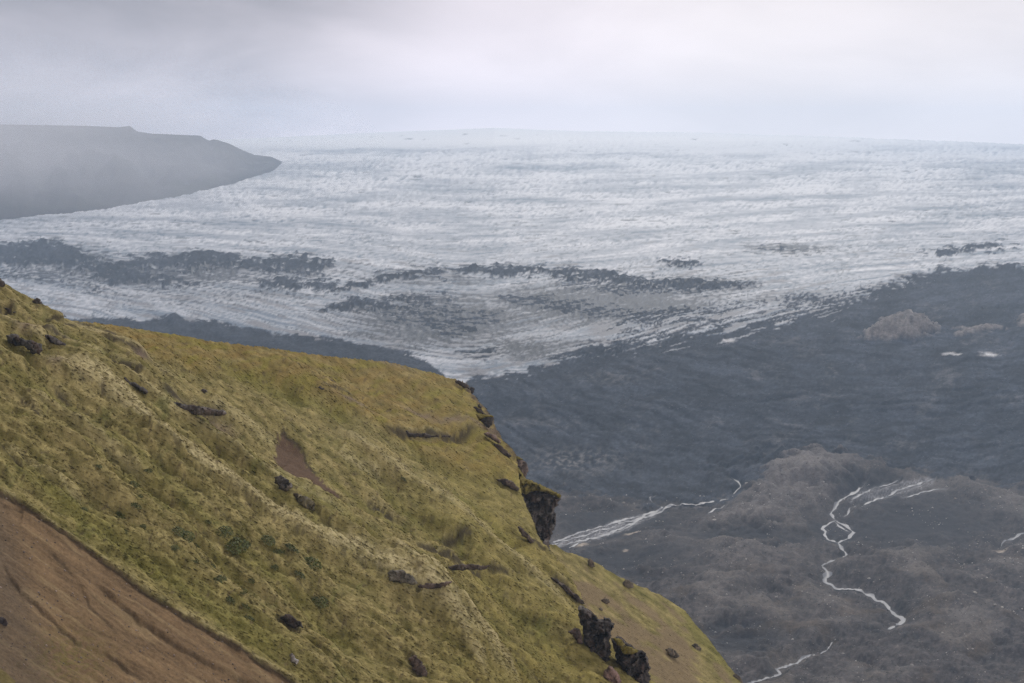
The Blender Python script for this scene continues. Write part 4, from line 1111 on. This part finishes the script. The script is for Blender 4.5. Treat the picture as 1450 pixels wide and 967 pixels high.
# rocks on the scree slope behind
for lab, base, poly, th, seed in [
    ('largest dark boulder on the scree slope skyline', (888, 832), [(881, 825), (885, 820), (891, 820), (897, 826), (897, 833), (889, 834), (882, 831)], 1.3, 841),
    ('upright dark rock on the scree skyline left of the largest boulder', (837, 803), [(832, 793), (836, 789), (841, 794), (843, 802), (836, 805), (832, 800)], 1.0, 842),
    ('dark boulder in the scree below the skyline boulders', (858, 855), [(851, 849), (856, 845), (862, 848), (864, 853), (858, 857), (852, 854)], 1.0, 843),
    ('small dark stone just below the scree boulder', (850, 864), [(847, 862), (850, 859), (854, 862), (853, 866), (848, 865)], 0.7, 844),
    ('low brown rock right of the dark rock tower', (950, 930), [(942, 920), (950, 916), (958, 922), (963, 930), (956, 933), (946, 927)], 1.0, 845),
    ('dark mossy rock near the right end of the slope', (985, 918), [(978, 913), (985, 910), (994, 917), (993, 923), (984, 921)], 1.0, 846),
    ('dark rock on the lower right edge of the slope', (1045, 962), [(1036, 957), (1042, 952), (1050, 960), (1053, 968), (1040, 968)], 1.0, 847),
]:
    outcrop('boulder', lab, 'boulder', base, [('rock_face', poly, 0.2, th, seed, dark_rock(base=(0.085, 0.070, 0.052), la=0.3, seed=seed % 30), M_rock, dict(layer=4, edge=0.6, step=0.8))])

# ================================================================== dark green shrub patches
SHR = [(118, 722, 6), (166, 733, 5), (178, 752, 5), (205, 745, 6), (193, 715, 9), (172, 730, 10), (197, 702, 5), (253, 752, 10), (262, 760, 12), (295, 738, 5), (318, 752, 11), (335, 772, 16),
       (350, 770, 9), (300, 800, 7), (275, 795, 6), (312, 820, 9), (327, 848, 9), (348, 858, 7), (353, 875, 9), (380, 765, 11), (412, 775, 13), (438, 800, 16), (424, 812, 10), (455, 850, 13), (390, 802, 6),
       (358, 822, 6), (248, 775, 6), (278, 772, 7), (210, 665, 6), (190, 685, 7), (572, 678, 5), (610, 692, 5), (140, 660, 5), (345, 837, 5), (395, 780, 8)]


def shrub_mesh(n, seed):
    r = np.random.default_rng(seed)
    v = []; c = []
    for i in range(n):
        th = r.random() * 2 * np.pi; rr = math.sqrt(r.random()); ht = (1 - rr * rr) * 0.5 * (0.5 + 0.6 * r.random())
        p = np.array([math.cos(th) * rr, math.sin(th) * rr, ht])
        a = r.normal(size=3); a /= np.linalg.norm(a); b = np.cross(a, r.normal(size=3)); b /= np.linalg.norm(b)
        s = 0.10 + 0.08 * r.random()
        v += [p - a * s, p + b * s * 0.6, p + a * s, p - b * s * 0.6]
        g_ = 0.6 + 0.8 * r.random(); c += [np.array((0.060, 0.070, 0.014)) * g_] * 4
    v = np.array(v)
    return v, np.arange(len(v)).reshape(-1, 4), np.array(c)


shr = []
for k in range(4):
    v, f, c = shrub_mesh(230, 900 + k)
    o = mesh_obj('low_shrub', v, f, M_shrub, c, smooth=False); shr.append(o)
for i, (sx, sy, r_) in enumerate(SHR):
    x, dd, z = hill_hit(sx, sy)
    o = shr[i] if i < 4 else shr[i % 4].copy()
    if i >= 4:
        scene.collection.objects.link(o)
    s = r_ * dd / F
    o.location = (x, dd, z - 0.05); o.scale = (s, s * 1.9, s * 0.55)
    o.rotation_euler = (0, math.atan(SL), (random.random() - 0.5) * 0.6)
    lab = 'small dark green shrub patch in the tan grass of the hillside'
    big = sorted(b for b in SHR if b[2] >= 9 and b[:2] not in ((438, 800), (455, 850)))
    if (sx, sy, r_) in big:
        ordn = ['leftmost', 'second from left', 'third from left', 'fourth from left', 'fifth from left', 'sixth from left', 'seventh from left', 'eighth from left', 'ninth from left', 'tenth from left', 'eleventh from left', 'twelfth from left', 'thirteenth from left', 'fourteenth from left'][min(big.index((sx, sy, r_)), 13)]
        lab = ordn + ' of the mid sized dark green shrub patches on the hillside'
    if (sx, sy) == (438, 800): lab = 'largest dark green shrub patch beside the pale grass ridge'
    if (sx, sy) == (455, 850): lab = 'lone dark green shrub patch lowest on the slope left of ridge'
    if (sx, sy) == (118, 722): lab = 'leftmost small green shrub patch just above the soil scarp'
    tag(o, lab, 'shrub', 'dark green shrub patches on the hillside')

# ================================================================== pale boulders on the plain
bm_v = []
import bmesh
rock_me = []
for k in range(4):
    bm = bmesh.new(); bmesh.ops.create_icosphere(bm, subdivisions=2, radius=1)
    r = random.Random(50 + k)
    for v in bm.verts:
        v.co *= 1 + 0.22 * (r.random() - 0.5) + 0.2 * math.sin(3 * v.co.x + k) * math.cos(2 * v.co.y - k)
        v.co.z *= 0.7
    me = bpy.data.meshes.new('pale_boulder'); bm.to_mesh(me); bm.free()
    a = me.color_attributes.new('Col', 'FLOAT_COLOR', 'POINT')
    tone = [(0.34, 0.32, 0.29), (0.26, 0.24, 0.22), (0.42, 0.39, 0.35), (0.30, 0.26, 0.22)][k]
    for d_ in a.data: d_.color = (*tone, 1)
    me.materials.append(M_boul); rock_me.append(me)
BL = [(1230, 832, 2.2, 'pinkish pale boulder beside the bend of the stream'), (1291, 960, 2.6, 'pale boulder alone at the bottom right of the plain'), (1380, 857, 2.4, 'pale boulder on the right moraine above the cluster'),
      (1246, 916, 2.2, 'white boulder on the dark mound below the stream end'), (1099, 854, 2.2, 'pale boulder left of the stream on the gravel plain'), (1408, 883, 2.4, 'leftmost pale boulder of the right cluster'),
      (1418, 886, 2.0, 'rightmost pale boulder of the right cluster'), (1353, 707, 1.8, 'pale boulder on the dark slope foot near the right edge'), (1057, 699, 2.6, 'pale boulder beside the stream hook on the moraine'), (883, 714, 2.4, 'pale boulder above the braided outwash'),
      (1011, 749, 2.2, 'pale boulder on the low mound behind the braids'), (1395, 700, 1.6, 'white boulder on the far right slope foot'), (1194, 934, 2.0, 'pale boulder near the small lower stream')]
for i, (bx, by, s, lab) in enumerate(BL):
    x, d = valley_hit(bx, by)
    o = bpy.data.objects.new('pale_boulder', rock_me[i % 4]); scene.collection.objects.link(o)
    z = valley_z(x, d)[0]; sc = s * d[0] / F
    o.location = (x[0], d[0], z + 0.25 * sc); o.scale = (sc * 1.2, sc, sc); o.rotation_euler = (0, 0, i * 1.3)
    tag(o, lab, 'boulder', 'pale boulders on the plain')
# countless small pale stones, one mass
ns = 4200
sx = RNG.uniform(800, 1470, ns); sy = RNG.uniform(690, 985, ns)
dens = fbm(sx / 60, sy / 30, 3, 950)
keep = (RNG.random(ns) < sst(dens, -0.4, 1.0)) & (sy > np.interp(sx, [790, 1080, 1140, 1450], [705, 700, 655, 690]))
sx, sy = sx[keep], sy[keep]
hx, hdp = valley_hit(sx, sy)
hz = valley_z(hx, hdp)
oc = np.array([(1, 0, 0), (-1, 0, 0), (0, 1, 0), (0, -1, 0), (0, 0, 0.8), (0, 0, -0.8)], float)
of = np.array([(0, 2, 4), (2, 1, 4), (1, 3, 4), (3, 0, 4), (2, 0, 5), (1, 2, 5), (3, 1, 5), (0, 3, 5)])
ss = (0.50 + 1.2 * RNG.random(len(hx)) ** 4) * hdp / F * 1.05
sv = (oc[None] * (1 + 0.4 * (RNG.random((len(hx), 6, 1)) - 0.5))) * ss[:, None, None] + np.stack([hx, hdp, hz + ss * 0.2], -1)[:, None, :]
sf_ = (of[None] + (np.arange(len(hx)) * 6)[:, None, None]).reshape(-1, 3)
st_ = np.repeat((np.array((0.42, 0.40, 0.37))[None] * (0.4 + 1.0 * RNG.random((len(hx), 1)))), 6, 0)
o = mesh_obj('scattered_stones', sv.reshape(-1, 3), sf_, M_boul, st_, smooth=False)
tag(o, 'countless small pale stones scattered over the gravel plain', 'stones', None, 'stuff')

def rubble(name, label, mask, n, smin, smax, tone, vmin, vmax):
    idx = np.argwhere(mask)
    w = RNG.integers(0, len(idx), n)
    r_, c_ = idx[w, 0], idx[w, 1]
    b0 = np.stack([X[r_, c_], D[r_, c_], Z[r_, c_]], -1)
    b0[:, 0] += (RNG.random(n) - 0.5) * 1.2
    sz = (smin + (smax - smin) * RNG.random(n) ** 4) * D[r_, c_] / F
    v = (oc[None] * (1 + 0.6 * (RNG.random((n, 6, 1)) - 0.5))) * sz[:, None, None] * np.array([1.25, 1.25, 0.9]) + (b0 + np.stack([0 * sz, 0 * sz, 0.15 * sz], -1))[:, None, :]
    f = (of[None] + (np.arange(n) * 6)[:, None, None]).reshape(-1, 3)
    c = np.repeat(np.array(tone)[None] * (vmin + (vmax - vmin) * RNG.random((n, 1)) ** 2.5), 6, 0)
    o = mesh_obj(name, v.reshape(-1, 3), f, M_boul, c, smooth=False)
    tag(o, label, 'stones', None, 'stuff')


inview = (PX > 560) & (PX < 1500) & (PY < 1000)
rubble('plain_rubble', 'dense grey brown rubble strewn over the gravel plain', inview & (kind == 2) & (flat < 0.5) & (sdist > 4) & (fbm(PX / 45, PY / 22, 3, 960) > -0.3), 9000, 0.5, 1.4, (0.11, 0.10, 0.09), 0.6, 2.6)
rubble('moraine_rubble', 'dark rubble strewn over the debris covered slope', inview & (kind == 1) & (fbm(PX / 60, PY / 25, 3, 965) > -0.3), 6000, 0.5, 1.2, (0.075, 0.078, 0.085), 0.7, 2.4)
cs = np.argwhere((soil > 0.8) & (UX > -30) & (UX < 460) & (UY < 1000))
ps = cs[RNG.integers(0, len(cs), 1500)]
b0 = hv[ps[:, 0], ps[:, 1]]
ss = (0.025 + 0.12 * RNG.random(len(b0)) ** 6)
sv = (oc[None] * (1 + 0.5 * (RNG.random((len(b0), 6, 1)) - 0.5))) * ss[:, None, None] + (b0 + np.array([0, 0, 0.02]))[:, None, :]
sf_ = (of[None] + (np.arange(len(b0)) * 6)[:, None, None]).reshape(-1, 3)
st_ = np.repeat(np.array((0.20, 0.16, 0.13))[None] * (0.4 + 1.1 * RNG.random((len(b0), 1))), 6, 0)
o = mesh_obj('soil_stones', sv.reshape(-1, 3), sf_, M_boul, st_, smooth=False)
tag(o, 'countless small stones lying on the bare brown slope', 'stones', None, 'stuff')

# ================================================================== haze
hb = bmesh.new(); bmesh.ops.create_cube(hb, size=1)
for v in hb.verts:
    v.co.x *= 12600
    v.co.y = 5600 + v.co.y * 11800
    v.co.z = -40 + (v.co.z + 0.5) * 860
me = bpy.data.meshes.new('haze'); hb.to_mesh(me); hb.free()
mh = bpy.data.materials.new('haze_air'); mh.use_nodes = True
mh.node_tree.nodes.clear()
_o = mh.node_tree.nodes.new("ShaderNodeOutputMaterial"); _v = mh.node_tree.nodes.new("ShaderNodeVolumePrincipled")
_v.inputs['Color'].default_value = (0.56, 0.76, 1.0, 1); _v.inputs['Density'].default_value = 0.00009
_v.inputs['Anisotropy'].default_value = 0.1
mh.node_tree.links.new(_v.outputs[0], _o.inputs['Volume'])
me.materials.append(mh)
o = bpy.data.objects.new('haze', me); scene.collection.objects.link(o)
tag(o, 'thin blue grey haze filling the valley air', 'haze', None, 'stuff')

# ================================================================== low cloud resting on the mountain top
cb = bmesh.new(); bmesh.ops.create_icosphere(cb, subdivisions=4, radius=1)
me = bpy.data.meshes.new('cloud_bank'); cb.to_mesh(me); cb.free()
mcl = bpy.data.materials.new('cloud_vapour'); mcl.use_nodes = True; mcl.node_tree.nodes.clear()
_n, _l = mcl.node_tree.nodes.new, mcl.node_tree.links.new
_o = _n("ShaderNodeOutputMaterial"); _v = _n("ShaderNodeVolumePrincipled")
_v.inputs['Color'].default_value = (0.93, 0.93, 0.97, 1)
_tc = _n("ShaderNodeTexCoord"); _len = _n("ShaderNodeVectorMath"); _len.operation = 'LENGTH'
_l(_tc.outputs['Object'], _len.inputs[0])
_nz = _n("ShaderNodeTexNoise"); _nz.inputs['Scale'].default_value = 2.5; _nz.inputs['Detail'].default_value = 3
_l(_tc.outputs['Object'], _nz.inputs['Vector'])
_ad = _n("ShaderNodeMath"); _ad.operation = 'MULTIPLY_ADD'; _ad.inputs[1].default_value = 0.7; _l(_nz.outputs[0], _ad.inputs[0]); _l(_len.outputs['Value'], _ad.inputs[2])
_mr = _n("ShaderNodeMapRange"); _mr.interpolation_type = 'SMOOTHSTEP'; _l(_ad.outputs[0], _mr.inputs[0])
for _i, _k in enumerate((0.45, 1.3, 0.0014, 0.0)):
    _mr.inputs[_i + 1].default_value = _k
_l(_mr.outputs[0], _v.inputs['Density'])
_l(_v.outputs[0], _o.inputs['Volume'])
mcl.cycles.volume_sampling = 'MULTIPLE_IMPORTANCE' if hasattr(mcl.cycles, 'volume_sampling') else mcl.cycles.volume_sampling
me.materials.append(mcl)
o = bpy.data.objects.new('cloud_bank', me); scene.collection.objects.link(o)
o.location = (-1680, 3750, 380); o.scale = (1350, 1500, 300)
tag(o, 'grey low cloud resting on the top of the mountain', 'cloud', None, 'stuff')
